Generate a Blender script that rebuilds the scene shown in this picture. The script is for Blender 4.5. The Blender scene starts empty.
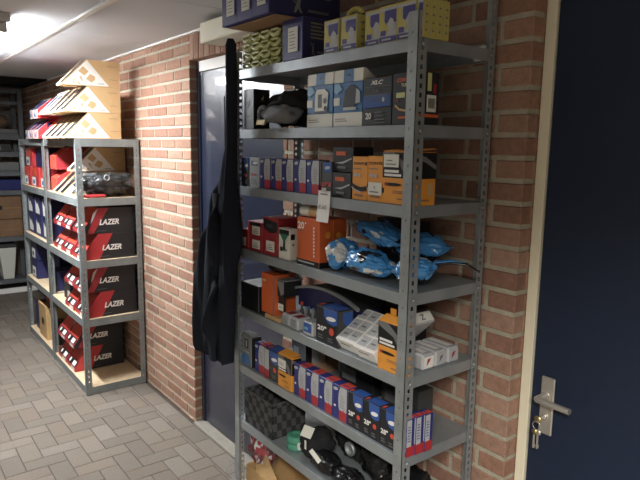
import bpy, math, random
from mathutils import Vector, Matrix, noise
random.seed(7)
SC = bpy.context.scene
COL = SC.collection
MATS = {}

# ------------------------------------------------------------------ materials
def mat(name, col, rough=.6, metal=0.0, coat=0.0, emit=None, est=0.0, alpha=1.0, trans=0.0, bump=None, var=None, spec=None):
    if name in MATS: return MATS[name]
    m = bpy.data.materials.new(name); m.use_nodes = True
    nt = m.node_tree; b = nt.nodes['Principled BSDF']
    b.inputs['Base Color'].default_value = (*col, 1)
    b.inputs['Roughness'].default_value = rough
    b.inputs['Metallic'].default_value = metal
    b.inputs['Coat Weight'].default_value = coat
    if spec is not None: b.inputs['Specular IOR Level'].default_value = spec
    if trans: b.inputs['Transmission Weight'].default_value = trans
    if alpha < 1: b.inputs['Alpha'].default_value = alpha
    if emit:
        b.inputs['Emission Color'].default_value = (*emit, 1); b.inputs['Emission Strength'].default_value = est
    tc = nt.nodes.new('ShaderNodeTexCoord')
    if var:      # (scale, amount): blotchy variation of the thing's own colour
        n = nt.nodes.new('ShaderNodeTexNoise'); n.inputs['Scale'].default_value = var[0]; n.inputs['Detail'].default_value = 4
        nt.links.new(tc.outputs['Object'], n.inputs['Vector'])
        r = nt.nodes.new('ShaderNodeMapRange'); r.inputs[3].default_value = 1 - var[1]; r.inputs[4].default_value = 1 + var[1]
        r.inputs[1].default_value = .3; r.inputs[2].default_value = .7
        nt.links.new(n.outputs['Fac'], r.inputs[0])
        mx = nt.nodes.new('ShaderNodeVectorMath'); mx.operation = 'SCALE'; mx.inputs[0].default_value = col
        nt.links.new(r.outputs[0], mx.inputs['Scale']); nt.links.new(mx.outputs[0], b.inputs['Base Color'])
    if bump:     # (scale, strength)
        n = nt.nodes.new('ShaderNodeTexNoise'); n.inputs['Scale'].default_value = bump[0]; n.inputs['Detail'].default_value = 3
        nt.links.new(tc.outputs['Object'], n.inputs['Vector'])
        bp = nt.nodes.new('ShaderNodeBump'); bp.inputs['Strength'].default_value = bump[1]; bp.inputs['Distance'].default_value = .01
        nt.links.new(n.outputs['Fac'], bp.inputs['Height']); nt.links.new(bp.outputs[0], b.inputs['Normal'])
    MATS[name] = m
    return m

def attr_mat(name, rough, var, bump):
    """colour from the per-face attribute 'tint' (each brick or paver has a colour of its own) plus speckle"""
    m = bpy.data.materials.new(name); m.use_nodes = True; nt = m.node_tree; b = nt.nodes['Principled BSDF']
    b.inputs['Roughness'].default_value = rough; b.inputs['Specular IOR Level'].default_value = .25
    a = nt.nodes.new('ShaderNodeAttribute'); a.attribute_name = 'tint'
    tc = nt.nodes.new('ShaderNodeTexCoord')
    n = nt.nodes.new('ShaderNodeTexNoise'); n.inputs['Scale'].default_value = var[0]; n.inputs['Detail'].default_value = 6; n.inputs['Roughness'].default_value = .7
    nt.links.new(tc.outputs['Object'], n.inputs['Vector'])
    r = nt.nodes.new('ShaderNodeMapRange'); r.inputs[1].default_value = .3; r.inputs[2].default_value = .7
    r.inputs[3].default_value = 1 - var[1]; r.inputs[4].default_value = 1 + var[1]
    nt.links.new(n.outputs['Fac'], r.inputs[0])
    mx = nt.nodes.new('ShaderNodeVectorMath'); mx.operation = 'SCALE'
    nt.links.new(a.outputs['Color'], mx.inputs[0]); nt.links.new(r.outputs[0], mx.inputs['Scale']); nt.links.new(mx.outputs[0], b.inputs['Base Color'])
    n2 = nt.nodes.new('ShaderNodeTexNoise'); n2.inputs['Scale'].default_value = bump[0]; n2.inputs['Detail'].default_value = 4
    nt.links.new(tc.outputs['Object'], n2.inputs['Vector'])
    bp = nt.nodes.new('ShaderNodeBump'); bp.inputs['Strength'].default_value = bump[1]; bp.inputs['Distance'].default_value = .004
    nt.links.new(n2.outputs['Fac'], bp.inputs['Height']); nt.links.new(bp.outputs[0], b.inputs['Normal'])
    return m

def srgb(r, g, b):
    f = lambda c: ((c/255+.055)/1.055)**2.4 if c > 10 else c/255/12.92
    l = .3*r+.55*g+.15*b; k = .86
    r, g, b = (l+(c-l)*k+4 for c in (r, g, b))  # veiling haze mixed into every colour: greyer, with lifted blacks
    return (f(r), f(g), f(b))

M_STEEL = mat('galvanised_steel', srgb(158,165,166), .45, .5, bump=(60,.08), var=(14,.16))
M_STEELD = mat('galvanised_shelf', srgb(160,168,172), .4, .5, var=(9,.14))
M_STEELA = mat('zinc_rack_steel', srgb(138,145,145), .5, .4, var=(12,.12))
M_MDF = mat('chipboard', srgb(214,186,146), .75, var=(40,.12))
M_KRAFT = mat('kraft_cardboard', srgb(206,166,112), .75, var=(12,.06))
M_BROWN = mat('brown_cardboard', srgb(150,112,78), .8, var=(8,.12))
M_CARD = mat('raw_cardboard', srgb(190,150,95), .8, var=(10,.1))
M_WHITE = mat('white_print', srgb(235,232,226), .5)
M_CREAM = mat('cream_paint', srgb(238,230,200), .4)
M_LABEL = mat('white_label', srgb(225,224,212), .55)
M_BLACK = mat('black_print', srgb(22,22,24), .4)
M_BLACKM = mat('black_card', srgb(30,31,35), .5)
M_DGREY = mat('dark_grey_card', srgb(62,64,64), .5)
M_MGREY = mat('mid_grey_card', srgb(128,130,130), .5)
M_LGREY = mat('light_grey_card', srgb(178,180,182), .45)
M_INK = mat('grey_ink', srgb(110,110,112), .6)
M_BLUE = mat('royal_blue_print', srgb(40,48,128), .4)
M_BLUE2 = mat('sky_blue_print', srgb(48,110,172), .4)
M_BLUE3 = mat('mid_blue_print', srgb(44,86,170), .35)
M_NAVY = mat('navy_print', srgb(34,36,84), .45)
M_NAVYC = mat('navy_carton', srgb(58,58,122), .5)
M_RED = mat('red_print', srgb(186,42,46), .4)
M_CRIM = mat('crimson_card', srgb(170,38,46), .45)
M_ORED = mat('signal_red_print', srgb(226,70,50), .4)
M_ORANGE = mat('orange_card', srgb(240,152,40), .45)
M_ORANGE2 = mat('deep_orange_card', srgb(222,92,36), .45)
M_YELLOW = mat('yellow_print', srgb(192,180,84), .5)
M_DULL = mat('dull_gold_print', srgb(128,124,88), .5)
M_LIME = mat('pale_yellow_rubber', srgb(200,204,132), .45)
M_PURP = mat('purple_print', srgb(70,64,140), .5)
M_GREEN = mat('green_print', srgb(40,120,90), .5)
M_TEAL = mat('green_webbing', srgb(70,150,120), .6, bump=(90,.3))
M_DOOR = mat('navy_door_paint', srgb(17,34,62), .5, bump=(400,.05), var=(30,.05))
M_DOORF = mat('blue_door_paint', srgb(25,34,58), .3, coat=.7, bump=(60,.04), var=(6,.08))
M_CEIL = mat('ceiling_board', srgb(208,214,222), .6, bump=(300,.12), var=(3,.02))
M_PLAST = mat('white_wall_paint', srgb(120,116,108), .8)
M_DARKW = mat('dark_cavity', srgb(46,46,48), .9)
M_CHROME = mat('satin_steel', srgb(215,210,198), .36, .75)
M_COAT = mat('navy_cloth', srgb(30,34,44), .95, bump=(600,.25), spec=.15)
M_COATS = mat('navy_seam', srgb(104,116,140), .8)
M_POLY = mat('clear_plastic_film', srgb(150,155,160), .12, 0, alpha=.13, coat=.3, bump=(40,.6))
M_BLKPL = mat('black_plastic', srgb(20,20,22), .28, bump=(50,.3))
M_BLKFAB = mat('black_fabric', srgb(26,26,29), .85, bump=(200,.4))
M_GRYFAB = mat('grey_fabric', srgb(110,112,116), .8, bump=(120,.3))
M_BAGBLUE = mat('glossy_blue_film', srgb(58,146,220), .2, coat=.5, bump=(45,.5))
M_BAGWHT = mat('glossy_white_film', srgb(214,216,214), .25, coat=.4)
M_BAGBLK = mat('glossy_black_film', srgb(18,18,20), .22, coat=.4)
M_TUBE = mat('lamp_tube', (1,1,1), .4, emit=(.96,.98,1), est=62)
M_LAMPW = mat('lamp_housing', srgb(190,186,180), .5)
M_CONC = mat('concrete', srgb(136,130,118), .85, bump=(80,.4), var=(20,.1))
M_JOINT = mat('joint_sand', srgb(72,66,58), .95, bump=(200,.4))
M_MORTAR = mat('mortar', srgb(178,170,148), .9, bump=(120,.5), var=(25,.12))
M_BRICK = attr_mat('brick_clay', .88, (45,.2), (110,.7))
M_PAVER = attr_mat('paver_concrete', .8, (120,.22), (220,.5))

# ------------------------------------------------------------------ mesh collector
_fonts = {}
def font_mesh(s, bold, italic):
    k = (s, bold, italic)
    if k not in _fonts:
        c = bpy.data.curves.new('glyphs', 'FONT'); c.body = s; c.resolution_u = 3; c.fill_mode = 'FRONT'
        c.offset = .035 if bold else 0; c.shear = .28 if italic else 0
        o = bpy.data.objects.new('glyphs', c); COL.objects.link(o)
        bpy.context.view_layer.update()
        me = bpy.data.meshes.new_from_object(o.evaluated_get(bpy.context.evaluated_depsgraph_get()))
        vs = [v.co.copy() for v in me.vertices]; fs = [tuple(p.vertices) for p in me.polygons]
        bpy.data.objects.remove(o); bpy.data.curves.remove(c); bpy.data.meshes.remove(me)
        x0 = min(v.x for v in vs); x1 = max(v.x for v in vs); y0 = min(v.y for v in vs); y1 = max(v.y for v in vs)
        _fonts[k] = ([((v.x-x0)/(x1-x0), (v.y-y0)/(y1-y0)) for v in vs], fs)
    return _fonts[k]

class MB:
    def __init__(s): s.v, s.f, s.m, s.mats, s.sm, s.t = [], [], [], [], [], []
    def mi(s, m):
        if m not in s.mats: s.mats.append(m)
        return s.mats.index(m)
    def add(s, vs, fs, m, smooth=False, tint=None):
        o = len(s.v); s.v += [tuple(p) for p in vs]; i = s.mi(m)
        for f in fs: s.f.append(tuple(o+k for k in f)); s.m.append(i); s.sm.append(smooth); s.t.append(tint)
    def box(s, a, b, m, c=0.0, tint=None):
        x0, y0, z0 = a; x1, y1, z1 = b
        if not c:
            vs = [(x, y, z) for z in (z0, z1) for y in (y0, y1) for x in (x0, x1)]
            s.add(vs, [(0,2,3,1), (4,5,7,6), (0,1,5,4), (2,6,7,3), (0,4,6,2), (1,3,7,5)], m, False, tint); return
        vs = []; idx = {}
        for sx in (0, 1):
            for sy in (0, 1):
                for sz in (0, 1):
                    X = (x0, x1)[sx]; Y = (y0, y1)[sy]; Z = (z0, z1)[sz]
                    dx = c if sx == 0 else -c; dy = c if sy == 0 else -c; dz = c if sz == 0 else -c
                    for k, p in enumerate(((X, Y+dy, Z+dz), (X+dx, Y, Z+dz), (X+dx, Y+dy, Z))):
                        idx[(sx, sy, sz, k)] = len(vs); vs.append(p)
        F = []
        for q in (0, 1):
            F.append([idx[(q,0,0,0)], idx[(q,1,0,0)], idx[(q,1,1,0)], idx[(q,0,1,0)]])
            F.append([idx[(0,q,0,1)], idx[(1,q,0,1)], idx[(1,q,1,1)], idx[(0,q,1,1)]])
            F.append([idx[(0,0,q,2)], idx[(1,0,q,2)], idx[(1,1,q,2)], idx[(0,1,q,2)]])
        for a_ in (0, 1):
            for b_ in (0, 1):
                F.append([idx[(a_,b_,0,0)], idx[(a_,b_,0,1)], idx[(a_,b_,1,1)], idx[(a_,b_,1,0)]])
                F.append([idx[(a_,0,b_,0)], idx[(a_,0,b_,2)], idx[(a_,1,b_,2)], idx[(a_,1,b_,0)]])
                F.append([idx[(0,a_,b_,1)], idx[(0,a_,b_,2)], idx[(1,a_,b_,2)], idx[(1,a_,b_,1)]])
                for c_ in (0, 1): F.append([idx[(a_,b_,c_,0)], idx[(a_,b_,c_,1)], idx[(a_,b_,c_,2)]])
        cx, cy, cz = (x0+x1)/2, (y0+y1)/2, (z0+z1)/2; C = Vector((cx, cy, cz))
        G = []
        for f in F:
            p = [Vector(vs[k]) for k in f]; n = (p[1]-p[0]).cross(p[2]-p[0]); g = sum(p, Vector())/len(p)-C
            G.append(f if n.dot(g) > 0 else f[::-1])
        s.add(vs, G, m, False, tint)
    def poly(s, pts, m):
        s.add(pts, [tuple(range(len(pts)))], m)
    def prism(s, prof, x0, x1, m, mside=None, faces=None):
        """closed profile [(y,z)...] extruded along x; faces = materials per edge"""
        n = len(prof); vs = [(x0, y, z) for y, z in prof]+[(x1, y, z) for y, z in prof]
        ar = sum(prof[i][0]*prof[(i+1) % n][1]-prof[(i+1) % n][0]*prof[i][1] for i in range(n))
        fw = tuple(range(n, 2*n)); bw = tuple(range(n-1, -1, -1))
        if ar < 0: fw, bw = fw[::-1], bw[::-1]
        s.add(vs, [fw, bw], mside or m)
        for i in range(n):
            j = (i+1) % n; f = (i, j, n+j, n+i)
            if ar < 0: f = f[::-1]
            s.add([vs[k] for k in f], [(0,1,2,3)], (faces or {}).get(i, m))
    def tube(s, pts, rad, m, n=10, caps=True, smooth=True, sq=1.0):
        pts = [Vector(p) for p in pts]; R = rad if isinstance(rad, (list, tuple)) else [rad]*len(pts)
        up = Vector((0,0,1)); rings = []
        for i, p in enumerate(pts):
            t = (pts[min(i+1, len(pts)-1)]-pts[max(i-1, 0)]).normalized()
            a = t.cross(up)
            if a.length < .05: a = t.cross(Vector((0,1,0)))
            a.normalize(); b = a.cross(t).normalized()
            rings.append([p+(a*math.cos(2*math.pi*k/n)+b*math.sin(2*math.pi*k/n)*sq)*R[i] for k in range(n)])
        vs = [v for r in rings for v in r]; fs = []
        for i in range(len(pts)-1):
            for k in range(n): fs.append((i*n+k, (i+1)*n+k, (i+1)*n+(k+1) % n, i*n+(k+1) % n))
        s.add(vs, fs, m, smooth)
        if caps: s.add(rings[0], [tuple(range(n))], m); s.add(rings[-1], [tuple(range(n-1,-1,-1))], m)
    def lathe(s, prof, c, m, n=20, smooth=True, axis='z'):
        cx, cy, cz = c; vs = []
        for r, h in prof:
            for k in range(n):
                a = 2*math.pi*k/n; u, w = r*math.cos(a), r*math.sin(a)
                vs.append((cx+u, cy+w, cz+h) if axis == 'z' else ((cx+u, cy-h, cz+w) if axis == 'y' else (cx+h, cy+u, cz+w)))
        fs = [(i*n+k, i*n+(k+1) % n, (i+1)*n+(k+1) % n, (i+1)*n+k) for i in range(len(prof)-1) for k in range(n)]
        s.add(vs, fs, m, smooth)
        s.add(vs[:n], [tuple(range(n-1,-1,-1))], m); s.add(vs[-n:], [tuple(range(n))], m)
    def build(s, name, parent=None, loc=None, rot=None):
        me = bpy.data.meshes.new(name); me.from_pydata(s.v, [], s.f)
        for m in s.mats: me.materials.append(m)
        me.polygons.foreach_set('material_index', s.m); me.polygons.foreach_set('use_smooth', s.sm)
        if any(t is not None for t in s.t):
            at = me.color_attributes.new('tint', 'FLOAT_COLOR', 'CORNER'); k = 0
            buf = []
            for p, t in zip(me.polygons, s.t):
                buf += list((*(t or (.5,.5,.5)), 1))*len(p.vertices)
            at.data.foreach_set('color', buf)
        me.update()
        o = bpy.data.objects.new(name, me); COL.objects.link(o)
        if parent: o.parent = parent
        if loc: o.location = loc
        if rot: o.rotation_euler = rot
        return o

class Face:
    """a flat printed area: origin, u and v directions, sizes; shapes are given as fractions of the face"""
    def __init__(s, mb, o, u, v, w, h):
        s.mb, s.o, s.u, s.v, s.w, s.h = mb, Vector(o), Vector(u), Vector(v), w, h; s.n = s.u.cross(s.v); s.k = 0
    def p(s, x, y): return s.o+s.u*(x*s.w)+s.v*(y*s.h)+s.n*(.0006+.00025*s.k)
    def poly(s, pts, m): s.k += 1; s.mb.poly([s.p(*q) for q in pts], m); return s
    def rect(s, x0, y0, x1, y1, m): return s.poly([(x0,y0), (x1,y0), (x1,y1), (x0,y1)], m)
    def disc(s, x, y, r, m, sx=1): # r as a fraction of the width
        a = s.w/s.h
        return s.poly([(x+r*sx*math.cos(t*math.pi/8), y+r*a*math.sin(t*math.pi/8)) for t in range(16)], m)
    def text(s, t, x0, y0, x1, y1, m, bold=True, italic=False):
        s.k += 1; vs, fs = font_mesh(t, bold, italic)
        s.mb.add([s.p(x0+(x1-x0)*a, y0+(y1-y0)*b) for a, b in vs], fs, m); return s
    def lines(s, x0, y0, x1, y1, n, m, fill=.45):
        for i in range(n):
            a = y0+(y1-y0)*(i+.25)/n; s.rect(x0, a, x0+(x1-x0)*(1-.25*((i*7) % 3)/2), a+(y1-y0)/n*fill, m)
        return s
def front(mb, w, d, h, x=0, y=0, z=0): return Face(mb, (x,y,z), (1,0,0), (0,0,1), w, h)
def right(mb, w, d, h, x=0, y=0, z=0): return Face(mb, (x+w,y,z), (0,1,0), (0,0,1), d, h)
def top(mb, w, d, h, x=0, y=0, z=0): return Face(mb, (x,y,z+h), (1,0,0), (0,1,0), w, d)

# ------------------------------------------------------------------ things
def tag(o, label, cat, group=None, kind=None):
    if label: o['label'] = label
    if cat: o['category'] = cat
    if group: o['group'] = group
    if kind: o['kind'] = kind
    return o
def thing(name, label, cat, loc=(0,0,0), rz=0, group=None):
    o = bpy.data.objects.new(name, None); COL.objects.link(o); o.empty_display_size = .05
    o.location = loc; o.rotation_euler = (0,0,rz); return tag(o, label, cat, group)
def structure(o): o['kind'] = 'structure'; return o
def dup(root, loc, label, rz=None, group=None):
    r = root.copy(); COL.objects.link(r); r.location = loc
    if rz is not None: r.rotation_euler = (r.rotation_euler[0], r.rotation_euler[1], rz)
    r['label'] = label
    if group: r['group'] = group
    for ch in list(root.children):
        c = ch.copy(); COL.objects.link(c); c.parent = r
        for g in list(ch.children):
            e = g.copy(); COL.objects.link(e); e.parent = c
    return r
def decal(name, parent, w, h, m, o, u=(1,0,0), v=(0,0,1), t=.0012, marks=None, label=None):
    """a stuck-on sheet: thin solid with its print"""
    mb = MB(); O, U, V = Vector(o), Vector(u), Vector(v); N = U.cross(V)
    O = O+N*.0009
    q = [O, O+U*w, O+U*w+V*h, O+V*h]; q2 = [p+N*t for p in q]
    mb.add(q+q2, [(3,2,1,0), (4,5,6,7), (0,1,5,4), (1,2,6,5), (2,3,7,6), (3,0,4,7)], m)
    if marks: marks(Face(mb, O+N*t, U, V, w, h))
    o_ = mb.build(name, parent)
    if label: o_['label'] = label
    return o_

# ================================================================== THE SETTING
H = 2.367; WY = 1.527
FD0, FD1 = -3.27, -2.29          # opening of the door behind the shelving
ND0, ND1 = -1.025, -.03          # opening of the near door
HEAD = 2.215
rnd = random.Random(3)
def brick_tint(k=1):
    b = rnd.choice([(160,119,97), (165,126,104), (156,113,92), (170,131,110), (150,108,88), (162,120,99), (148,106,88)])
    j = rnd.uniform(.93, 1.07)
    return tuple(c*j for c in srgb(*b))
def brick_wall():
    mb = MB(); ch = .0675; jt = .0155; bl = .2235; y0 = WY; yb = WY+.05
    def back(x0, x1, z0, z1, yd=WY+.0045): mb.box((x0, yd, z0), (x1, WY+.16, z1), M_MORTAR)
    back(-8.4, FD0-.0045, 0, H); back(FD1+.0045, ND0-.0045, 0, H); back(FD0-.0045, FD1+.0045, HEAD+.0045, H)
    back(ND1+.0045, 3.2, 0, H); back(ND0-.0045, ND1+.0045, HEAD+.0045, H)
    n = int(H/ch)
    for r in range(-1, n+1):
        z0 = r*ch+.030; z1 = min(z0+ch-jt, H-.003); z0 = max(z0, .001)
        if z1-z0 < .012: continue
        for (a, b) in ((-8.4, FD0), (FD1, ND0), (ND1, 3.2)):
            x = a if a > -8 else -8.4+(.11 if r % 2 else 0); first = True
            if a > -8:
                # corner bricks: header / stretcher alternate at the reveal
                pass
            # lay from the right-hand corner leftwards
            xr = b; k = 0
            while xr > a+.004:
                L = bl-jt
                if k == 0 and b < 1: L = (bl-jt) if r % 2 else .100
                elif r % 3 == 1 and k % 5 == 3: L = .100
                xl = max(xr-L, a)
                if xl-a < .03: xl = a
                if z1 > HEAD and b == ND0: pass
                mb.box((xl, y0, z0), (xr, yb, z1), M_BRICK, .0028, brick_tint())
                # the corner brick returns into the reveal
                if k == 0 and b < 1: mb.box((xr-.05, yb+.001, z0), (xr, WY+.155, z1), M_BRICK, .002, brick_tint())
                if xl == a and a > -8: mb.box((a, yb+.001, z0), (a+.05, WY+.155, z1), M_BRICK, .002, brick_tint())
                xr = xl-jt; k += 1
    # soldier courses over the doors
    for (a, b) in ((FD0, FD1), (ND0, ND1)):
        x = a+.004
        while x < b-.02:
            mb.box((x, y0, HEAD+.002), (min(x+.052, b-.003), WY+.15, H-.003), M_BRICK, .0028, brick_tint()); x += .0655
    o = structure(mb.build('wall_right')); return o
brick_wall()

def pavers():
    base = MB(); base.box((-8.4, -1.7, -.06), (3.2, WY+.2, -.004), M_JOINT); 
    a = .1042; g = .0032
    PT = [(118,108,96), (112,103,92), (123,113,101), (110,101,91), (119,108,95), (124,115,104), (116,104,92)]
    def pv(x0, y0, x1, y1):
        j = rnd.uniform(.965, 1.035); t = tuple(c*j for c in srgb(*rnd.choice(PT)))
        dz = rnd.uniform(-.0008, .0004)
        base.box((x0+g/2, y0+g/2, -.05), (x1-g/2, y1-g/2, dz), M_PAVER, .0026, t)
    X0, Y0 = -3.375, .758; ymax = 1.402
    for i in range(-48, 66):
        for j in range(-25, 8):
            k = (i+j) % 4; x = X0+i*a; y = Y0+j*a
            if k == 0: c = (x, y, x+2*a, y+a)
            elif k == 2: c = (x, y, x+a, y+2*a)
            else: continue
            if c[1] >= ymax-.01 or c[0] < -8.35 or c[2] > 3.15: continue
            pv(c[0], c[1], c[2], min(c[3], ymax))
    x = -3.25-24*.21
    while x < 3:
        if x > -8.38: pv(x, ymax+.001, x+.21, ymax+.108)
        x += .21
    o = structure(base.build('floor'))
    t = MB(); t.box((FD0-.0, 1.512, -.05), (FD1, WY+.17, .012), M_CONC, .004); structure(t.build('trim_1'))
    t = MB(); t.box((ND0, 1.512, -.05), (ND1, WY+.17, .012), M_CONC, .004); structure(t.build('trim_2'))
pavers()

def ceiling():
    mb = MB(); XE = -6.5
    ys = [-1.7, -1.3, -.19, .915, WY+.2]; xs = [3.2, 2.16, .97, -.22, -1.41, -2.6, -3.79, -4.98, -6.17, XE]
    for i in range(len(xs)-1):
        for j in range(len(ys)-1):
            mb.box((xs[i+1]+.0035, ys[j]+.0035, H), (xs[i]-.0035, ys[j+1]-.0035, H+.014), M_CEIL, .001)
    mb.box((XE, -1.7, H+.016), (3.2, WY+.2, H+.05), M_DARKW)
    mb.box((-8.4, -1.7, H+.10), (XE, WY+.2, H+.15), M_DARKW)
    for k in range(4): mb.box((XE-.35-k*.42, -1.7, H+.03), (XE-.29-k*.42, WY+.2, H+.10), M_DARKW)
    structure(mb.build('ceiling'))
    t = MB(); t.box((-6.45, .905, H-.006), (3.1, .925, H), M_WHITE, .001)
    t.box((-3.28, .902, H-.016), (3.1, .928, H-.006), M_WHITE, .002); structure(t.build('trim_3'))
    t = MB(); t.box((-6.5, WY-.022, H-.012), (3.1, WY-.001, H-.001), M_WHITE, .001); structure(t.build('trim_4'))
ceiling()
def plain(name, a, b, m):
    mb = MB(); mb.box(a, b, m); structure(mb.build(name))
plain('wall_far', (-8.45, -1.7, 0), (-8.4, WY+.2, H+.15), mat('far_wall_paint', srgb(176,156,138), .85, var=(3,.1)))
plain('wall_left', (-8.4, -1.75, 0), (3.2, -1.7, H+.15), M_PLAST)
plain('wall_back', (3.2, -1.7, 0), (3.25, WY+.2, H+.15), M_PLAST)

def make_door(n, x0, x1, leafm, framem, headm, yF, yL):
    fr = MB(); w = .034
    fr.box((x0+.001, yF, .013), (x0+w, yL+.05, HEAD-.001), framem, .002)
    fr.box((x1-w, yF, .013), (x1-.001, yL+.05, HEAD-.001), framem, .002)
    fr.box((x0+w+.0005, yF, HEAD-.06), (x1-w-.0005, yL+.05, HEAD-.001), headm, .002)
    root = MB(); root.box((x0+w+.003, yL, .022), (x1-w-.003, yL+.04, HEAD-.063), leafm, .0015)
    o = structure(root.build('door_%d' % n)); fo = fr.build('door_frame', o); return o
d1 = make_door(1, FD0, FD1, M_DOORF, M_DOORF, M_WHITE, 1.572, 1.580)
d2 = make_door(2, ND0, ND1, M_DOOR, M_CREAM, M_CREAM, 1.583, 1.592)
# handle of the near door
hy = 1.592
pl = MB(); pl.box((-.954, hy-.009, .876), (-.910, hy-.0002, 1.058), M_CHROME, .003); pl.lathe([(.0088,0),(.0088,.006),(.006,.008)], (-.932, hy-.009, .935), M_CHROME, 14, axis='y')
po = pl.build('handle_plate', d2); po['label'] = 'long satin steel backplate'
hm = MB(); hm.lathe([(.014,0),(.014,.004),(.0105,.006),(.0105,.044),(.009,.046)], (-.937, hy-.009, .998), M_CHROME, 18, axis='y')
hm.tube([(-.937,hy-.048,.998), (-.930,hy-.052,.998), (-.915,hy-.054,.998), (-.832,hy-.054,.998)], .0094, M_CHROME, 14); hm.build('door_handle', d2)
kb = thing('key_bunch', 'small bunch of brass and steel keys hanging from the lock of the dark blue door', 'keys', (-.932, hy-.018, .935))
k = MB(); k.box((-.0012, -.030, -.005), (.0012, .002, .004), M_CHROME)
k.lathe([(.0005,0),(.012,.0005),(.012,.002),(.0005,.0025)], (0,-.030,0), mat('brass', srgb(196,176,120), .3, .9), 14, axis='y'); k.build('key', kb)
def torus(mb, c, R, r, m, axis='y', n=20, a0=0, a1=2*math.pi, sy=1.0):
    pts = []
    for i in range(n+1):
        t = a0+(a1-a0)*i/n
        u, w = R*math.cos(t), R*math.sin(t)*sy
        pts.append((c[0]+u, c[1], c[2]+w) if axis == 'y' else ((c[0]+u, c[1]+w, c[2]) if axis == 'z' else (c[0], c[1]+u, c[2]+w)))
    mb.tube(pts, r, m, 8)
r = MB(); torus(r, (0,-.034,-.018), .013, .0012, M_CHROME); r.build('key_ring', kb)
for dx, dz in ((-.004,-.030), (.005,-.031)):
    q = MB(); yy = -.0365 if dx < 0 else -.0315
    q.lathe([(.0005,0),(.0095,.0003),(.0095,.0018),(.0005,.002)], (dx,yy,dz-.008), MATS['brass'] if dx < 0 else M_CHROME, 12, axis='y')
    q.box((dx-.003,yy-.0018,dz-.060), (dx+.003,yy-.0002,dz-.015), M_CHROME); q.box((dx+.003,yy-.0018,dz-.055), (dx+.006,yy-.0002,dz-.046), M_CHROME)
    q.build('key', kb)

# cream trunking box above the hidden door
cb = thing('junction_box', 'cream metal housing high on the brick wall above the blue door', 'electrical box', (-2.86, 1.398, 2.245))
b_ = MB(); b_.box((0,0,0), (.70,.126,.098), M_CREAM, .003); b_.build('housing', cb)
b_ = MB(); b_.box((.02,-.004,.006), (.68,-.0005,.092), M_CREAM, .0015); b_.build('cover', cb)

# ------------------------------------------------------------------ lamps
def batten(x0, x1, y, label, group=None):
    t = thing('ceiling_lamp', label, 'ceiling lamp', ((x0+x1)/2, y, H))
    L = (x1-x0)/2
    b = MB(); b.box((-L,-.05,-.045), (L,.05,-.0005), M_LAMPW, .004); b.build('housing', t)
    for s in (-1, 1):
        e = MB(); e.box((s*(L-.03)-.014,-.035,-.094), (s*(L-.03)+.014,.035,-.0455), M_LAMPW, .004); e.build('lamp_holder', t)
    for yy in (-.02, .02):
        u = MB(); u.tube([(-L+.045,yy,-.075), (L-.045,yy,-.075)], .013, M_TUBE, 14); u.build('fluorescent_tube', t)
    return t
batten(-4.95, -3.36, .575, 'fluorescent batten lamp on the ceiling in front of the cardboard stacks')
def area(name, loc, sx, sy, e, col=(1,.96,.9), spread=180, rot=(0,0,0)):
    l = bpy.data.lights.new(name, 'AREA'); l.shape = 'RECTANGLE'; l.size = sx; l.size_y = sy; l.energy = e; l.color = col; l.spread = math.radians(spread)
    o = bpy.data.objects.new(name, l); COL.objects.link(o); o.location = loc; o.rotation_euler = rot; return o
area('lamp_light', (-4.0, .575, H-.10), 1.0, .10, 46, (.95,.98,1))
t = thing('ceiling_lamp', 'recessed ceiling panel lamp behind the viewer', 'ceiling lamp', (.7, -.5, H))
b = MB(); b.box((-.6,-.15,-.012), (.6,.15,-.0005), M_LAMPW, .002); b.build('frame', t)
b = MB(); b.box((-.58,-.13,-.0145), (.58,.13,-.0125), mat('lamp_diffuser', (1,1,1), .5, emit=(1,.97,.92), est=3)); b.build('diffuser', t)
area('lamp_light', (.7, -.5, H-.018), 1.15, .25, 100, (1,.97,.91), 144)

# ================================================================== THE SHELVING UNIT (near, galvanised)
RX0, RX1, RF, RB = -2.131, -1.131, 1.175, 1.503
SZ = [2.024, 1.798, 1.576, 1.326, 1.078, .833, .585, .10]
def flange(mb, o, u, n, w, t, z0, z1, hole_u, hw, hh, pitch, m, ph=0):
    """perforated strip: origin o, width direction u, thickness direction n"""
    o, u, n = Vector(o), Vector(u), Vector(n)
    def bx(a, b, z_0, z_1):
        p = o+u*a; q = o+u*b+n*t
        mb.box((min(p.x,q.x), min(p.y,q.y), z_0), (max(p.x,q.x), max(p.y,q.y), z_1), m)
    bx(0, hole_u-hw/2, z0, z1); bx(hole_u+hw/2, w, z0, z1)
    z = z0; c = z0+pitch/2+ph
    while c+hh/2 < z1:
        bx(hole_u-hw/2, hole_u+hw/2, z, c-hh/2); z = c+hh/2; c += pitch
    bx(hole_u-hw/2, hole_u+hw/2, z, z1)
unit = thing('shelving_unit', 'tall galvanised steel shelving unit packed with bicycle parts beside the dark blue door', 'shelving unit', ((RX0+RX1)/2, (RF+RB)/2, 0))
OX, OY = (RX0+RX1)/2, (RF+RB)/2
def post(x, y, sx, sy, zt, wy=.030, hy_=.017):
    mb = MB(); t = .0018
    flange(mb, (x-OX, y-OY, 0), (sx,0,0), (0,sy,0), .036, t, 0, zt, .020, .0035, .007, .05, M_STEEL, .012)
    flange(mb, (x-OX, y-OY, 0), (0,sy,0), (sx,0,0), wy, t, 0, zt, hy_, .0100, .0125, .0245, M_STEEL)
    # rolled corner bead
    mb.tube([(x-OX+sx*.0028, y-OY+sy*.0028, 0), (x-OX+sx*.0028, y-OY+sy*.0028, zt)], .0032, M_STEEL, 8)
    mb.build('post', unit)
post(RX1, RF, -1, 1, 2.09, .036, .018); post(RX0+.006, RF, 1, 1, 2.10, .044, .036); post(RX1, RB, -1, -1, 2.30); post(RX0, RB, 1, -1, 2.30)
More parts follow.
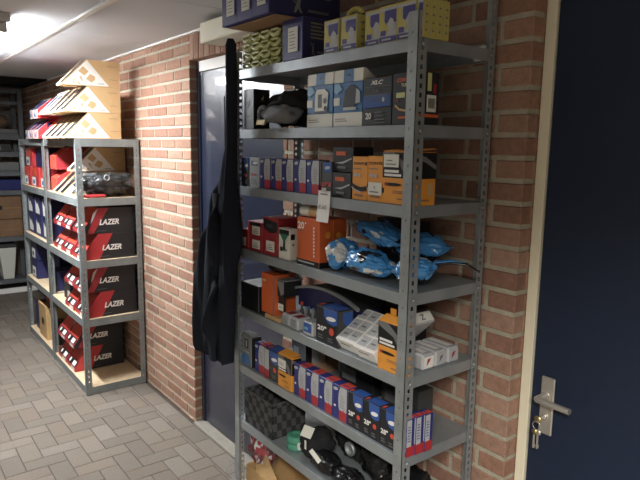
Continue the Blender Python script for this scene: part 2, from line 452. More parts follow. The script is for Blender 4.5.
for z in SZ:
    mb = MB(); x0, x1, y0, y1 = RX0+.0045-OX, RX1-.0045-OX, RF+.0045-OY, RB-.0045-OY; t = .0014; r_ = .034
    mb.box((x0,y0,z-t), (x1,y1,z), M_STEELD, .0006)
    for a, b in (((x0,y0,z-r_), (x1,y0+t,z-t)), ((x0,y1-t,z-r_), (x1,y1,z-t)), ((x0,y0+t,z-r_), (x0+t,y1-t,z-t)), ((x1-t,y0+t,z-r_), (x1,y1-t,z-t))):
        mb.box(a, b, M_STEELD)
    mb.box((x0+t,y0+t,z-r_), (x1-t,y0+.014,z-r_+t), M_STEELD); mb.box((x0+t,y1-.014,z-r_), (x1-t,y1-t,z-r_+t), M_STEELD)
    sh = mb.build('shelf', unit)
    for sx, px in ((1, x0), (-1, x1)):
        for py in (y0+.016, y1-.016):
            q = MB(); q.lathe([(.0055,0),(.0055,.0022),(.003,.004)], (px-sx*.0068 if False else px-sx*.0065, py, z-.017), M_STEEL, 8, axis='x'); q.build('bolt', sh)
q = MB()
for i in range(3): q.box((x1-.050+i*.014, y1-.028, 2.024-.030), (x1-.041+i*.014, y1-.0155, 2.024+.012), M_WHITE, .001)
q.build('clip', unit)['label'] = 'small white ribbed clip'

YF = 1.190   # front line of the goods
# ------------------------------------------------------------------ tube cartons
def small_logo(f, x0, y0, x1, y1, m):    # the oval tyre-maker's mark, too small to read
    cx, cy, rx, ry = (x0+x1)/2, (y0+y1)/2, (x1-x0)/2, (y1-y0)/2
    f.poly([(cx+rx*math.cos(t*math.pi/7), cy+ry*math.sin(t*math.pi/7)+.25*ry*math.cos(t*math.pi/7)) for t in range(14)], m)
def tube_carton_blue(w=.072, d=.044, h=.114):
    mb = MB(); mb.box((0,0,0), (w,d,h), M_BLUE, .0012)
    f = front(mb, w, d, h)
    f.poly([(.98,.30), (.98,.985), (.52,.985), (.42,.82), (.39,.6), (.42,.38), (.46,.30)], M_LGREY)
    f.poly([(.46,.02), (.98,.02), (.98,.30), (.80,.30), (.76,.36), (.70,.30), (.46,.30)], M_RED)
    f.lines(.56, .38, .86, .78, 6, M_INK, .2)
    small_logo(f, .06, .84, .40, .94, M_LGREY); f.rect(.12, .36, .26, .42, M_WHITE)
    g = right(mb, w, d, h); g.rect(.04, .28, .62, .98, M_LGREY); g.rect(.04, .02, .96, .28, M_RED); g.lines(.12, .4, .5, .85, 6, M_BLUE, .3)
    t = top(mb, w, d, h); t.rect(.40, .03, .97, .97, M_ORED); t.rect(.46,.3,.9,.42,M_BLUE)
    return mb
def tube_carton_black(w=.075, d=.044, h=.118, size='28"', gy=False):
    mb = MB(); m = M_DGREY if gy else M_BLACKM; mb.box((0,0,0), (w,d,h), m, .0012)
    f = front(mb, w, d, h)
    f.poly([(.35,.985), (.985,.985), (.985,.62), (.80,.56), (.55,.60), (.38,.76)], M_BLUE3); small_logo(f, .48, .67, .92, .79, M_WHITE)
    (f.text(size, .08, .33, .50, .47, M_WHITE) if size else f.lines(.1,.36,.5,.44,1,M_INK)); f.disc(.74, .39, .11, M_ORED)
    f.lines(.12, .10, .36, .24, 2, M_INK); f.lines(.58, .08, .82, .22, 2, M_INK)
    g = right(mb, w, d, h); g.rect(.04, .62, .96, .97, M_BLUE3); g.rect(.04,.02,.96,.24,M_RED); g.rect(.04,.26,.96,.60,M_LGREY)
    t = top(mb, w, d, h); t.rect(.22, .05, .97, .95, M_BLUE3); t.rect(.03,.1,.16,.5,M_ORED)
    return mb
GB3 = 'blue, grey and red inner tube cartons on the third shelf'
ordn = ['first', 'second', 'third', 'fourth', 'fifth', 'sixth']
xs3 = [-1.941, -1.865, -1.791, -1.717, -1.641]
tc = tube_carton_blue(.0715).build('tube_carton', loc=(xs3[0], YF, SZ[2]+.0005))
tag(tc, 'blue, grey and red tube carton, leftmost of five on the price-tag shelf', 'box', GB3)
for i in range(1, 5):
    dup(tc, (xs3[i], YF+.0015*(i % 2), SZ[2]+.0005), 'blue, grey and red tube carton, %s from the left of five on the price-tag shelf' % ordn[i])
GB6 = 'blue, grey and red inner tube cartons on the shelf above the basket'
tc6 = tube_carton_blue(.0745, .044, .119).build('tube_carton', loc=(-1.7055, YF, SZ[5]+.0005))
tag(tc6, 'blue, grey and red tube carton touching the open orange one above the basket', 'box', GB6)
xs6 = [-1.7055, -1.6285, -1.5515, -1.4745]
for i in range(1, 4): dup(tc6, (xs6[i], YF, SZ[5]+.0005), 'blue, grey and red tube carton, %s of four in the front row above the basket' % ordn[i])
tk = tube_carton_black().build('tube_carton', loc=(-1.3975, YF, SZ[5]+.0005))
tag(tk, 'black 28 inch tube carton beside the blue and red cartons, left of three', 'box', 'black 28 inch tube cartons')
dup(tk, (-1.3205, YF, SZ[5]+.0005), 'black 28 inch tube carton, middle of three alike')
dup(tk, (-1.2435, YF, SZ[5]+.0005), 'black 28 inch tube carton, right of three alike, nearest the front post')
ts = tube_carton_blue(.034,.034,.119).build('tube_carton', loc=(-1.1645,YF,SZ[5]+.0005)); tag(ts,'slim red and grey ended tube carton behind the front post, frontmost of three','box','tube cartons at the right end of the sixth shelf')
for i in (1,2): dup(ts,(-1.1645+.003*i,YF+.036*i,SZ[5]+.0005),'slim red and grey ended tube carton behind the front post, %s of three' % ('','middle','rearmost')[i])
# third shelf, left: two dull ones, then the grey one with blue cap
a = tube_carton_black(.056, .044, .112, None).build('tube_carton', loc=(-2.086, YF+.002, SZ[2]+.0005)); tag(a, 'dark tube carton against the left post on the price-tag shelf', 'box')
def grey_carton(w, d, h, txt=None, tm=None):
    mb = MB(); mb.box((0,0,0), (w,d,h), M_MGREY if not txt else M_DGREY, .0012); f = front(mb, w, d, h)
    f.rect(.25,.70,.96,.98,M_BLUE3) if txt else f.rect(.2,.74,.8,.9,M_NAVY); small_logo(f,.36,.78,.85,.88,M_LGREY)
    if txt: f.text(txt,.06,.28,.66,.40,tm); f.rect(.74,.28,.94,.40,M_ORED)
    else: f.rect(.2,.4,.42,.47,M_CRIM); f.rect(.5,.4,.72,.47,M_CRIM); f.lines(.2,.1,.8,.3,3,M_INK)
    return mb
a = grey_carton(.075, .044, .113).build('tube_carton', loc=(-2.024, YF+.002, SZ[2]+.0005)); tag(a, 'plain mid-grey tube carton left of the five blue and red ones', 'box')
a = grey_carton(.060, .044, .110, '20"', M_ORED).build('tube_carton', loc=(-1.565, YF+.003, SZ[2]+.0005)); tag(a, 'dark grey tube carton with blue cap and orange size print behind the price tag', 'box')
def black_small(w=.093, d=.09, h=.079):
    mb = MB(); mb.box((0,0,0), (w,d,h), M_BLACKM, .0014); f = front(mb, w, d, h)
    f.rect(.16,.66,.66,.82,M_ORANGE2); f.poly([(.1,.36),(.5,.42),(.94,.58),(.94,.52),(.5,.33)],M_LGREY); f.rect(.22,.14,.66,.24,M_INK)
    t = top(mb, w, d, h); t.rect(.1,.3,.6,.4,M_INK); return mb
a = black_small().build('small_box', loc=(-1.499, YF, SZ[2]+.0005)); tag(a, 'small black box with orange logo, lower of two stacked left of the orange cartons', 'box', 'small black boxes with orange logo')
dup(a, (-1.507, YF+.008, SZ[2]+.0805), 'small black box with orange logo, upper of two stacked left of the orange cartons', rz=.06)
def conti(w, d, h):
    mb = MB(); mb.box((0,0,0), (w,d,h), M_ORANGE, .0012); f = front(mb, w, d, h)
    f.text('CONTI', .07, .81, .80, .87, M_BLACK); f.rect(.86,.80,.96,.88,M_BLACK); f.lines(.08,.70,.6,.74,1,M_INK)
    f.rect(.10,.54,.36,.61,M_LGREY); f.rect(.42,.53,.55,.61,M_LGREY)
    f.poly([(.0,.40),(.25,.33),(.6,.30),(1,.33),(1,.22),(.6,.20),(.25,.24),(0,.31)], M_BLACK); f.poly([(0,.31),(.25,.24),(.6,.20),(.6,.17),(.25,.205),(0,.27)],M_LGREY)
    f.rect(.2,.09,.78,.13,M_BROWN)
    return mb
a = conti(.069,.045,.131).build('tube_carton', loc=(-1.400, YF, SZ[2]+.0005)); tag(a, 'upright orange tube carton without price sticker beside the small black boxes', 'box')
t = thing('tube_carton', 'upright orange tube carton with a white sticker low on its front', 'box', (-1.327, YF-.002, SZ[2]+.0005))
conti(.074,.045,.134).build('body', t)
decal('price_sticker', t, .058, .037, M_LABEL, (.006,-.0012,.020), marks=lambda f: (f.rect(.46,.5,.52,.72,M_INK), f.lines(.15,.15,.8,.35,1,M_INK)))
def big_conti(w, d, h, flap, sticker=True):
    b = MB(); b.box((0,0,0), (w,d,h), M_ORANGE, .0014); f = front(b, w, d, h)
    f.rect(.0,.50,1,.985,M_BLACK); f.poly([(.0,.985),(.35,.985),(.8,.74),(.95,.50),(.78,.50),(.55,.74),(.0,.9)],M_INK)
    f.rect(.06,.60,.52,.65,M_WHITE); f.rect(.06,.53,.60,.575,M_WHITE)
    f.poly([(.06+.28*(1+math.cos(t*math.pi/8)), .375+.032*math.sin(t*math.pi/8)) for t in range(16)], M_BLACK); f.disc(.13,.375,.045,M_RED)
    f.lines(.35,.20,.8,.27,2,M_BROWN); f.rect(.5,.09,.85,.12,M_BROWN)
    g = right(b, w, d, h); g.rect(0,.50,1,.985,M_BLACK); g.poly([(0,.985),(.5,.9),(1,.75),(1,.66),(.5,.80),(0,.88)],M_INK); g.rect(.62,.18,.86,.42,M_KRAFT); g.rect(.3,.08,.7,.11,M_BROWN)
    return b
t = thing('tube_carton', 'large orange and black tube carton with white price label behind the front post', 'box', (-1.2600, YF-.004, SZ[2]+.0005))
big_conti(.126,.085,.148,0).build('body', t)
decal('price_label', t, .060, .036, M_LABEL, (.006,-.0016,.104), marks=lambda f: (f.lines(.2,.45,.6,.6,1,M_INK), f.lines(.15,.15,.85,.32,1,M_INK)))
l = MB(); l.prism([(0,.1488),(.085,.156),(.085,.158),(0,.1505)], .002, .124, M_ORANGE)
Face(l, (.004,0,.1510), (1,0,0), Vector((0,.085,.0075)).normalized(), .12, .08).rect(.25,.3,.75,.5,M_BLACK); l.build('lid', t)
# price tag hanging on the rim
t = thing('price_tag', 'white paper price tag hanging from the rim of the third shelf', 'price tag', (-1.556, RF+.0035, 1.492))
p = MB()
for i in range(6):
    z0, z1 = .102-i*.017, .102-(i+1)*.017; y0 = -.002*i*i*.12; y1 = -.002*(i+1)**2*.12
    p.add([(0,y0-.001,z0),(.063,y0-.001,z0),(.063,y1-.001,z1),(0,y1-.001,z1),(0,y0,z0),(.063,y0,z0),(.063,y1,z1),(0,y1,z1)], [(0,3,2,1),(4,5,6,7),(0,4,7,3),(1,2,6,5)]+([(0,1,5,4)] if i == 0 else [])+([(3,7,6,2)] if i == 5 else []), M_WHITE)
Face(p, (0,-.0075,0), (1,0,0), (0,0,1), .063, .102).text('8.60',.16,.42,.84,.55,M_BLACK,bold=False,italic=True)
Face(p, (0,-.0012,.088), (1,0,0), (0,0,1), .063, .008).rect(.2,.1,.8,.6,M_INK)
p.build('card', t)
k = MB(); k.box((.02,-.004,.0985), (.043,-.0015,.112), M_CHROME, .0005); k.build('clip', t)

# ------------------------------------------------------------------ top shelf
GR = 'folded yellow-green inner tubes stacked on the top shelf'
ORD = ordn; ft = MB()   # one folded tube: a crescent roll lying front to back
pts = []
for i in range(13):
    a_ = math.pi*(1.08+.84*i/12); pts.append((.0315*math.cos(a_), 0, .026+.024*math.sin(a_)))
for yy in (.004, .028, .052): ft.tube([(p_[0], yy+.008, p_[2]) for p_ in pts], [.004+.0052*math.sin(math.pi*i/12) for i in range(13)], M_LIME, 8)
ft.box((-.024,.006,.018),(.024,.066,.0255),M_LIME,.002)
band = MB(); band.box((-.006,-.004,.0005), (.006,.001,.022), M_WHITE, .0005)
t0 = None
for r_ in range(4):
    for c_ in range(4):
        lab = 'folded yellow-green tube, %s row from below, %s column from the left' % (ORD[r_],ORD[c_])
        loc = (-2.046+.0655*c_, 1.186, SZ[0]+.0008+r_*.0335)
        if t0 is None:
            t0 = ft.build('folded_tube', loc=loc); tag(t0, lab, 'inner tube', GR)
        else: dup(t0, loc, lab)
def blue_case(w, d, h):
    mb = MB(); mb.box((0,0,0), (w,d,h), M_NAVYC, .002); g = right(mb, w, d, h)
    g.rect(.02,.02,.98,.98,M_NAVY)
    for i in range(5): g.rect(.30,.50+i*.085,.30+(.62,.5,.58,.45,.5)[i]*.9,.54+i*.085,M_DULL)
    g.poly([(.33,.10),(.36,.10),(.385,.20),(.42,.10),(.45,.10),(.41,.26),(.42,.32),(.37,.32),(.35,.24)],M_MGREY); g.disc(.395,.37,.028,M_MGREY); g.poly([(.28,.40),(.30,.41),(.37,.31),(.36,.29)],M_MGREY); g.rect(.52,.15,.82,.21,M_INK)
    return mb
def case_label(t, x, z, w, h): decal('address_label', t, w, h, M_LABEL, (x,-.0012,z), marks=lambda f: f.lines(.15,.1,.85,.9,6,M_INK,.2))
t = thing('shipping_box', 'navy box with white label standing on the top shelf right of the folded tubes', 'box', (-1.782, 1.182, SZ[0]+.0008))
blue_case(.120,.112,.136).build('body', t); case_label(t, .040, .026, .056, .080)
for i, (x, w, lab) in enumerate([(-2.040,.112,'navy labelled box lying on the folded tubes, leftmost of three near the ceiling'), (-1.926,.106,'navy labelled box lying on the folded tubes, middle of three near the ceiling'), (-1.818,.104,'navy labelled box with printed right side, rightmost of three near the ceiling')]):
    t = thing('shipping_box', lab, 'box', (x-.002, 1.088-.002*i, 2.1655), .0, 'navy boxes piled above the folded tubes')
    blue_case(w,.30,.145).build('body', t); case_label(t, w*.36, .03, w*.5, .085)
t = thing('cardboard_sheet', 'thin grey cardboard sheet under the three navy boxes on the folded tubes', 'cardboard', (-2.02,1.105,2.1595))
q = MB(); q.box((0,0,0),(.31,.26,.0045),M_BROWN,.001); q.build('sheet', t)
def yellow_carton(w, d, h):
    mb = MB(); mb.box((0,0,0), (w,d,h), M_YELLOW, .0012); f = front(mb, w, d, h)
    f.rect(.06,.03,.98,.94,M_LGREY); f.rect(.34,.52,.96,.86,M_PURP); f.rect(.06,.03,.98,.17,M_PURP); f.rect(.2,.07,.7,.12,M_LGREY)
    f.poly([(.06,.85),(.28,.85),(.32,.6),(.52,.42),(.56,.32),(.3,.2),(.06,.2)],M_YELLOW)
    f.rect(.14,.20,.42,.34,M_PURP); f.poly([(.5,.50),(.66,.66),(.82,.60),(.90,.46),(.78,.30),(.6,.34)],M_LGREY)
    g = right(mb, w, d, h)
    for z in (.15,.35,.55,.75): g.rect(.35,z,.62,z+.05,M_INK)
    g.rect(.05,.02,.10,.98,M_LGREY); return mb
GY = 'yellow, white and purple tube cartons on the top shelf'
yc = yellow_carton(.074,.048,.101).build('tube_carton', loc=(-1.555,YF,SZ[0]+.0008)); tag(yc, 'yellow, white and purple tube carton directly right of the navy box on the top shelf', 'box', GY)
for i, (x, dy, lab) in enumerate([(-1.470,.0,'yellow, white and purple tube carton on the top shelf with a yellow loop above it'), (-1.368,.008,'yellow, white and purple tube carton, third from the left on the top shelf'), (-1.300,.0,'yellow, white and purple tube carton, fourth from the left on the top shelf'), (-1.2285,.0,'yellow, white and purple tube carton left of the front post on the top shelf')]):
    dup(yc, (x,YF+dy,SZ[0]+.0008), lab)
ys_ = yellow_carton(.022,.025,.101).build('tube_carton', loc=(-1.1515,YF,SZ[0]+.0008)); tag(ys_, 'plain-sided yellow tube carton behind the front post, foremost of four', 'box', 'yellow cartons behind the front post')
for i in range(3): dup(ys_, (-1.1515,YF+.026+.026*i,SZ[0]+.0008), 'plain-sided yellow tube carton behind the front post, %s of four' % ('second', 'third', 'rearmost')[i], group='yellow cartons behind the front post')
for i in range(4): dup(yc, (-1.548+.078*i, YF+.058, SZ[0]+.0008), 'yellow tube carton in the back row of the top shelf, %s from the left' % ordn[i], group='yellow cartons in the back row')
q = MB(); torus(q, (0,0,0), .030, .0075, M_YELLOW, 'y', 18, .2, math.pi*1.02, .55); lp = q.build('folded_loop', loc=(-1.43,YF+.022,SZ[0]+.106)); tag(lp, 'yellow rubber loop lying on the tube cartons of the top shelf', 'inner tube')
q = MB(); 
for i in range(5): torus(q, (i*.07,0,0), .028, .005, M_DGREY, 'y', 12, 0, math.pi, .5)
lp = q.build('cable_coil', loc=(-1.54,YF+.075,SZ[0]+.106)); tag(lp, 'dark rubber loops lying over the back row of yellow cartons', 'rubber loops')

# ------------------------------------------------------------------ second shelf
Z = SZ[1]+.0006
q = MB(); q.box((0,0,0), (.072,.072,.150), M_BLACK, .0015); f = front(q,.072,.072,.15); f.poly([(.3,.60),(.6,.72),(.55,.60),(.4,.56)],M_INK); f.rect(.2,.32,.8,.335,M_BROWN)
g = right(q,.072,.072,.15); g.poly([(.45,.74),(.62,.86),(.58,.74)],M_LIME); g.rect(.4,.70,.72,.715,M_BROWN)
tag(q.build('lamp_box', loc=(-2.060,YF,Z)), 'tall black box standing alone at the left end of the second shelf', 'box')
def crumple(w, d, h, seed, ms, pick=None, amp=.16, n=26, fq=3.2, pinch=.0, pw=.75, sharp=False):
    """soft package: rounded pillow with creases; base sits at z=0"""
    mb = MB(); vs = []; rows = n//2
    off = Vector((seed*7.3, seed*3.1, seed*1.7))
    sg = lambda v, p: math.copysign(abs(v)**p, v)
    for i in range(rows+1):
        ph = -math.pi/2+math.pi*i/rows
        for j in range(n):
            th = 2*math.pi*j/n
            x, y, z = sg(math.cos(ph),pw)*sg(math.cos(th),pw), sg(math.cos(ph),pw)*sg(math.sin(th),pw), sg(math.sin(ph),.8)
            v = Vector((x,y,z)); k = 1+amp*(noise.noise(v*fq*.6+off)*1.6+abs(noise.noise(v*fq+off))*(-1.6)+.3)+amp*.4*noise.noise(v*fq*2.6+off)
            pk = 1-pinch*abs(x)**2.5; vs.append([x*w/2*k, y*d/2*k*(1-pinch*.35*abs(x)**3), h/2+z*h/2*k*pk])
    mz = min(v[2] for v in vs)
    for v in vs: v[2] = max(v[2]-mz, 0)
    for i in range(rows):
        for j in range(n):
            f = (i*n+j, i*n+(j+1) % n, (i+1)*n+(j+1) % n, (i+1)*n+j)
            c = [sum(vs[k_][a_] for k_ in f)/4 for a_ in range(3)]
            m = pick((c[0]/w+.5, c[1]/d+.5, c[2]/h)) if pick else ms
            mb.add([vs[k_] for k_ in f], [(0,1,2,3)], m, not sharp)
    # weld so that smooth shading works
    idx = {}; nv = []; mp = []
    for p_ in mb.v:
        k_ = (round(p_[0],6), round(p_[1],6), round(p_[2],6))
        if k_ not in idx: idx[k_] = len(nv); nv.append(p_)
        mp.append(idx[k_])
    F, MM, S = [], [], []
    for f, m_, s_ in zip(mb.f, mb.m, mb.sm):
        g_ = []
        for k_ in f:
            if mp[k_] not in g_: g_.append(mp[k_])
        if len(g_) > 2: F.append(tuple(g_)); MM.append(m_); S.append(s_)
    mb.v, mb.f, mb.m, mb.sm, mb.t = nv, F, MM, S, [None]*len(F)
    return mb
t = thing('cycling_shoes', 'dark heap of cycling shoes with grey straps beside the tall black box', 'shoes', (-1.838,1.30,Z))
crumple(.27,.20,.125,3,M_BLKFAB,amp=.2).build('upper', t)
s_ = crumple(.20,.09,.062,5,M_GRYFAB,amp=.14).build('strap', t); s_.location = (.03,-.105,.015); s_['label'] = 'grey padded strap'
s_ = MB(); torus(s_, (-.10,-.098,.050), .030, .009, M_GRYFAB, 'y', 18); s_.build('buckle', t)
s_ = MB()
for i in range(6): s_.box((-.115+.026*i,.02,.104+.004*i),(-.100+.026*i,.06,.125+.005*i), M_BLKPL, .003)
s_.build('sole_studs', t)
decal('hang_tag', t, .055, .018, mat('pale_yellow_card', srgb(216,200,110), .6), (-.060,-.1525,.012), u=(1,0,0), v=(0,.2,.98), marks=lambda f: f.rect(.35,.3,.6,.7,M_ORED))
def light_box(w, d, h, var):
    b = MB(); hb = h*.78; b.box((0,0,0), (w,d,hb), M_BLUE2, .0015); f = front(b, w, d, hb)
    f.rect(.0,.0,1,.31,M_LABEL); f.rect(.0,.48,.22,.66,M_LABEL); f.lines(.06,.10,.5,.2,2,M_INK,.3)
    f.poly([(.02,.98),(.2,.98),(.32,.84),(.1,.74),(.02,.8)],mat('pale_blue_print', srgb(120,176,214), .4))
    if var == 0:
        f.poly([(.32,.38),(.80,.38),(.84,.8),(.7,.9),(.40,.9),(.34,.8)],M_LABEL); f.rect(.44,.46,.60,.78,M_DGREY); f.disc(.72,.62,.07,M_INK); f.disc(.74,.44,.06,M_BLACK)
        f.poly([(.30,.33),(.9,.33),(.9,.37),(.3,.37)],M_DGREY)
    else:
        f.poly([(.34,.42),(.62,.38),(.80,.5),(.82,.86),(.62,.94),(.40,.80)],M_BLACK); f.poly([(.78,.5),(.94,.52),(.92,.78),(.8,.84)],M_LGREY); f.rect(.36,.36,.8,.43,M_LGREY)
    r = right(b, w, d, hb); r.rect(0,0,1,.31,M_LABEL)
    tp = MB(); tp.prism([(0,hb+.0006),(d,hb+.0006),(.012,h),(.002,h)], 0, w, M_LABEL)
    f = Face(tp, (0,0,hb), (1,0,0), Vector((0,.002,h-hb)).normalized(), w, h-hb); f.rect(.34,.02,.68,1.0,M_BLUE2); f.poly([(.42,.5),(.50,.62),(.52,.74),(.54,.62),(.62,.5)],M_BLACK)
    return b, tp
for x, v, lab in ((-1.640,0,'blue and white bicycle lamp box picturing a square lamp, left of two'), (-1.498,1,'blue and white bicycle lamp box picturing a dark lamp, right of two')):
    t = thing('lamp_box', lab, 'box', (x,YF,Z), 0, 'blue and white bicycle lamp boxes'); b_, tp = light_box(.136,.07,.170,v); b_.build('body', t); tp.build('hanging_header', t)
q = MB(); q.box((0,0,0), (.121,.055,.136), M_BLACKM, .0015); f = front(q,.121,.055,.136)
f.text('XLC',.26,.85,.70,.94,M_WHITE,italic=True); f.text('TUBE',.34,.69,.58,.745,M_INK); f.rect(.02,.63,.98,.64,M_INK); f.rect(.02,.80,.98,.81,M_INK)
f.poly([(.02,.36),(.98,.39),(.98,.63),(.02,.63)],mat('deep_blue_print', srgb(36,76,140), .4)); f.disc(.73,.53,.055,M_LGREY,.7); f.poly([(.02,.36),(.98,.39),(.98,.42),(.5,.47),(.02,.55)],M_BLUE3)
f.text('20',.12,.13,.33,.27,M_WHITE); f.lines(.44,.09,.78,.32,3,M_INK,.25); f.rect(.42,.05,.82,.06,M_INK)
tag(q.build('tube_carton', loc=(-1.359,YF,Z)), 'black and blue 20 inch tube box between the blue-white lamp boxes and the front post', 'box')
t = thing('tube_carton', 'black tube box with orange lettering and barcode sticker behind the front post', 'box', (-1.235,YF,Z))
q = MB(); q.box((0,0,0), (.100,.080,.140), M_BLACKM, .0015); f = front(q,.10,.08,.14)
f.text('CONTI',.16,.82,.66,.90,M_ORANGE2,italic=True); f.text('TUBE',.34,.73,.62,.79,M_LIME); f.rect(.16,.52,.5,.62,M_LIME); f.rect(.16,.45,.24,.48,M_RED)
f.poly([(.12,.36),(.3,.27),(.6,.24),(.6,.28),(.3,.32),(.14,.40)],M_KRAFT); f.lines(.26,.10,.7,.17,1,M_ORANGE2,.6)
g = right(q,.10,.08,.14); g.rect(0,.14,1,.20,M_ORANGE2); g.rect(.4,.64,.6,.98,M_LIME); g.rect(.68,.6,.84,.78,M_CRIM); q.build('body', t)
decal('barcode_sticker', t, .036, .045, M_LABEL, (.1008,.030,.034), u=(0,1,0), marks=lambda f: [f.rect(.14+.1*i,.2,.19+.1*i,.8,M_BLACK) for i in range(7)])

# ------------------------------------------------------------------ fourth shelf
Z = SZ[3]+.0006
def red_box(w, d, h, blk=True):
    q = MB(); q.box((0,0,0),(w,d,h),M_CRIM,.0014); f = front(q,w,d,h)
    if blk: f.rect(.10,.86,.90,.97,M_BLACK)
    return q
def barcode(f): f.lines(.15,.12,.85,.5,2,M_INK,.4); f.rect(.3,.6,.7,.66,M_INK)
t = thing('spare_part_box', 'small red box with one white sticker, low against the left post', 'box', (-2.090,YF,Z)); red_box(.050,.08,.078,False).build('body', t); decal('sticker', t, .034,.034,M_LABEL,(.008,-.0012,.012),marks=barcode)
t = thing('spare_part_box', 'red box with two white stickers on its front, left of the taller red one', 'box', (-2.036,YF,Z)); red_box(.110,.09,.116).build('body', t)
for z in (.012, .066): decal('sticker', t, .056,.034,M_LABEL,(.040,-.0012,z),marks=barcode)
q = MB(); q.box((.003,-.0018,.004),(.016,-.0006,.112),M_ORED); q.build('edge_stripe', t)
t = thing('spare_part_box', 'taller red box with black oval panel and single white sticker', 'box', (-1.920,YF,Z)); q = red_box(.104,.10,.143,False); f = front(q,.104,.1,.143)
f.poly([(.04,.96),(.96,.90),(.96,.70),(.86,.62),(.5,.60),(.12,.68),(.04,.78)],M_BLACK); f.lines(.24,.74,.7,.84,2,M_INK,.25); f.lines(.15,.40,.7,.55,3,M_CRIM,.2); q.build('body', t)
decal('sticker', t, .056,.040,M_LABEL,(.028,-.0016,.016),marks=barcode)
q = MB(); q.box((0,0,0),(.072,.036,.114),M_LABEL,.0014); f = front(q,.072,.036,.114)
f.rect(.06,.80,.94,.96,M_BLACK); f.poly([(.1,.82),(.9,.82),(.62,.62),(.58,.44),(.44,.44),(.42,.6)],M_GREEN); f.poly([(.46,.6),(.58,.62),(.62,.3),(.52,.26)],M_DGREY); f.rect(.16,.26,.40,.40,M_BLACK); f.disc(.72,.32,.06,M_GREEN); f.rect(.44,.3,.54,.5,M_BLACK)
g = right(q,.072,.036,.114); g.rect(.1,.66,.6,.84,M_BLACK); g.disc(.4,.5,.12,M_GREEN)
tag(q.build('spare_part_box', loc=(-1.808,YF-.002,Z)), 'small white box with green and black print beside the tall orange box', 'box')
t = thing('tyre_box', 'large orange 20 inch box with black base standing on the fourth shelf', 'box', (-1.694,YF,Z))
q = MB(); q.box((0,0,0),(.131,.118,.166),M_ORANGE2,.0016); f = front(q,.131,.118,.166)
f.rect(0,.0,1,.12,M_BLACK); f.lines(.06,.04,.8,.10,1,M_LGREY,.5); f.text('20',.05,.76,.34,.91,M_WHITE); f.disc(.40,.89,.03,M_WHITE); f.lines(.06,.70,.3,.73,1,M_INK); f.rect(.1,.18,.135,.52,M_BROWN)
fv = Face(q,(.131*.83,0,.166*.2),(0,0,1),(-1,0,0),.166*.66,.131*.085); fv.n = Vector((0,-1,0)); fv.k = 3; [fv.rect(.02+.11*i_,.15,.09+.11*i_,.85,M_LABEL) for i_ in range(9)]
g = right(q,.131,.118,.166); g.rect(0,0,1,.12,M_BLACK); g.disc(.3,.68,.10,M_ORANGE); g.disc(.68,.66,.09,M_ORANGE); g.rect(.47,.14,.50,.98,M_ORANGE)
q.build('body', t)
t = thing('paper_roll', 'pale roll lying on top of the large orange box', 'roll', (-1.662,1.216,Z+.1672))
q = MB(); q.tube([(-.028,0,.0195),(.085,.0,.0195)],.0192,M_LABEL,18); q.build('roll', t); q = MB(); q.tube([(.024,0,.0198),(.070,0,.0198)],.0197,M_KRAFT,18); q.build('wrap_band', t)
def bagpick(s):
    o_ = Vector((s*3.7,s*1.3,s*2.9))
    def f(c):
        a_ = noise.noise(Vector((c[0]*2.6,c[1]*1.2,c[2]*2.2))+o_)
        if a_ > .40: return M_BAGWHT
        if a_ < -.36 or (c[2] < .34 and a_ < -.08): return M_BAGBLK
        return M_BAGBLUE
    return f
GBG = 'glossy blue packs heaped on the fourth shelf'
for (x,y,z,w,d,h,rx,ry,rz,s,lab) in [
    (-1.506,1.245,0,.092,.10,.100,0,.0,.0,1,'rounded glossy blue pack leaning on the large orange box'),
    (-1.415,1.335,.086,.215,.12,.060,0,.28,.05,2,'long glossy blue pack with white stripe lying on top of the heap'),
    (-1.365,1.238,.0,.20,.105,.075,0,.06,-.1,3,'glossy blue pack with black lettering panel at the front of the heap'),
    (-1.290,1.400,.03,.19,.12,.09,0,-.1,.4,4,'glossy blue pack at the back of the heap, half hidden by the front post'),
    (-1.195,1.265,.0,.13,.10,.075,0,-.12,.3,5,'glossy blue and black pack right of the front post')]:
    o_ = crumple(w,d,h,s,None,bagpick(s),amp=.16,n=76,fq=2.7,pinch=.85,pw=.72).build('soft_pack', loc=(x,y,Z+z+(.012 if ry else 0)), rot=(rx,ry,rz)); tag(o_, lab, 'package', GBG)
q = MB()
pts = [(0,0,.0),(.05,.01,.012),(.09,.02,.012),(.13,.03,-.006)]
q.tube(pts,[.020,.016,.014,.004],M_BAGBLK,10,sq=.35); q.tube([(p_[0],p_[1]-.001,p_[2]+.004) for p_ in pts[:3]],[.018,.012,.004],M_BAGBLUE,10,sq=.3)
tag(q.build('glove', loc=(-1.175,1.330,Z+.068), rot=(0,.05,.25)), 'black and blue pointed end of a wrapped pack sticking out past the front post', 'package')
q = MB(); q.box((0,0,0),(.20,.06,.165),M_BLACKM,.002); tag(q.build('parts_box', loc=(-1.545,1.432,Z)),'dark box added behind the blue packs to shade the back of the fourth shelf','box')  # added box: keeps the lamp-lit bricks behind this shelf dark
q = MB(); q.tube([(0,0,0),(.0,.06,.0)],.0085,M_LABEL,12); tag(q.build('paper_tube', loc=(-1.502,1.215,Z+.098)), 'small white end of a roll poking out above the leftmost blue pack', 'roll')

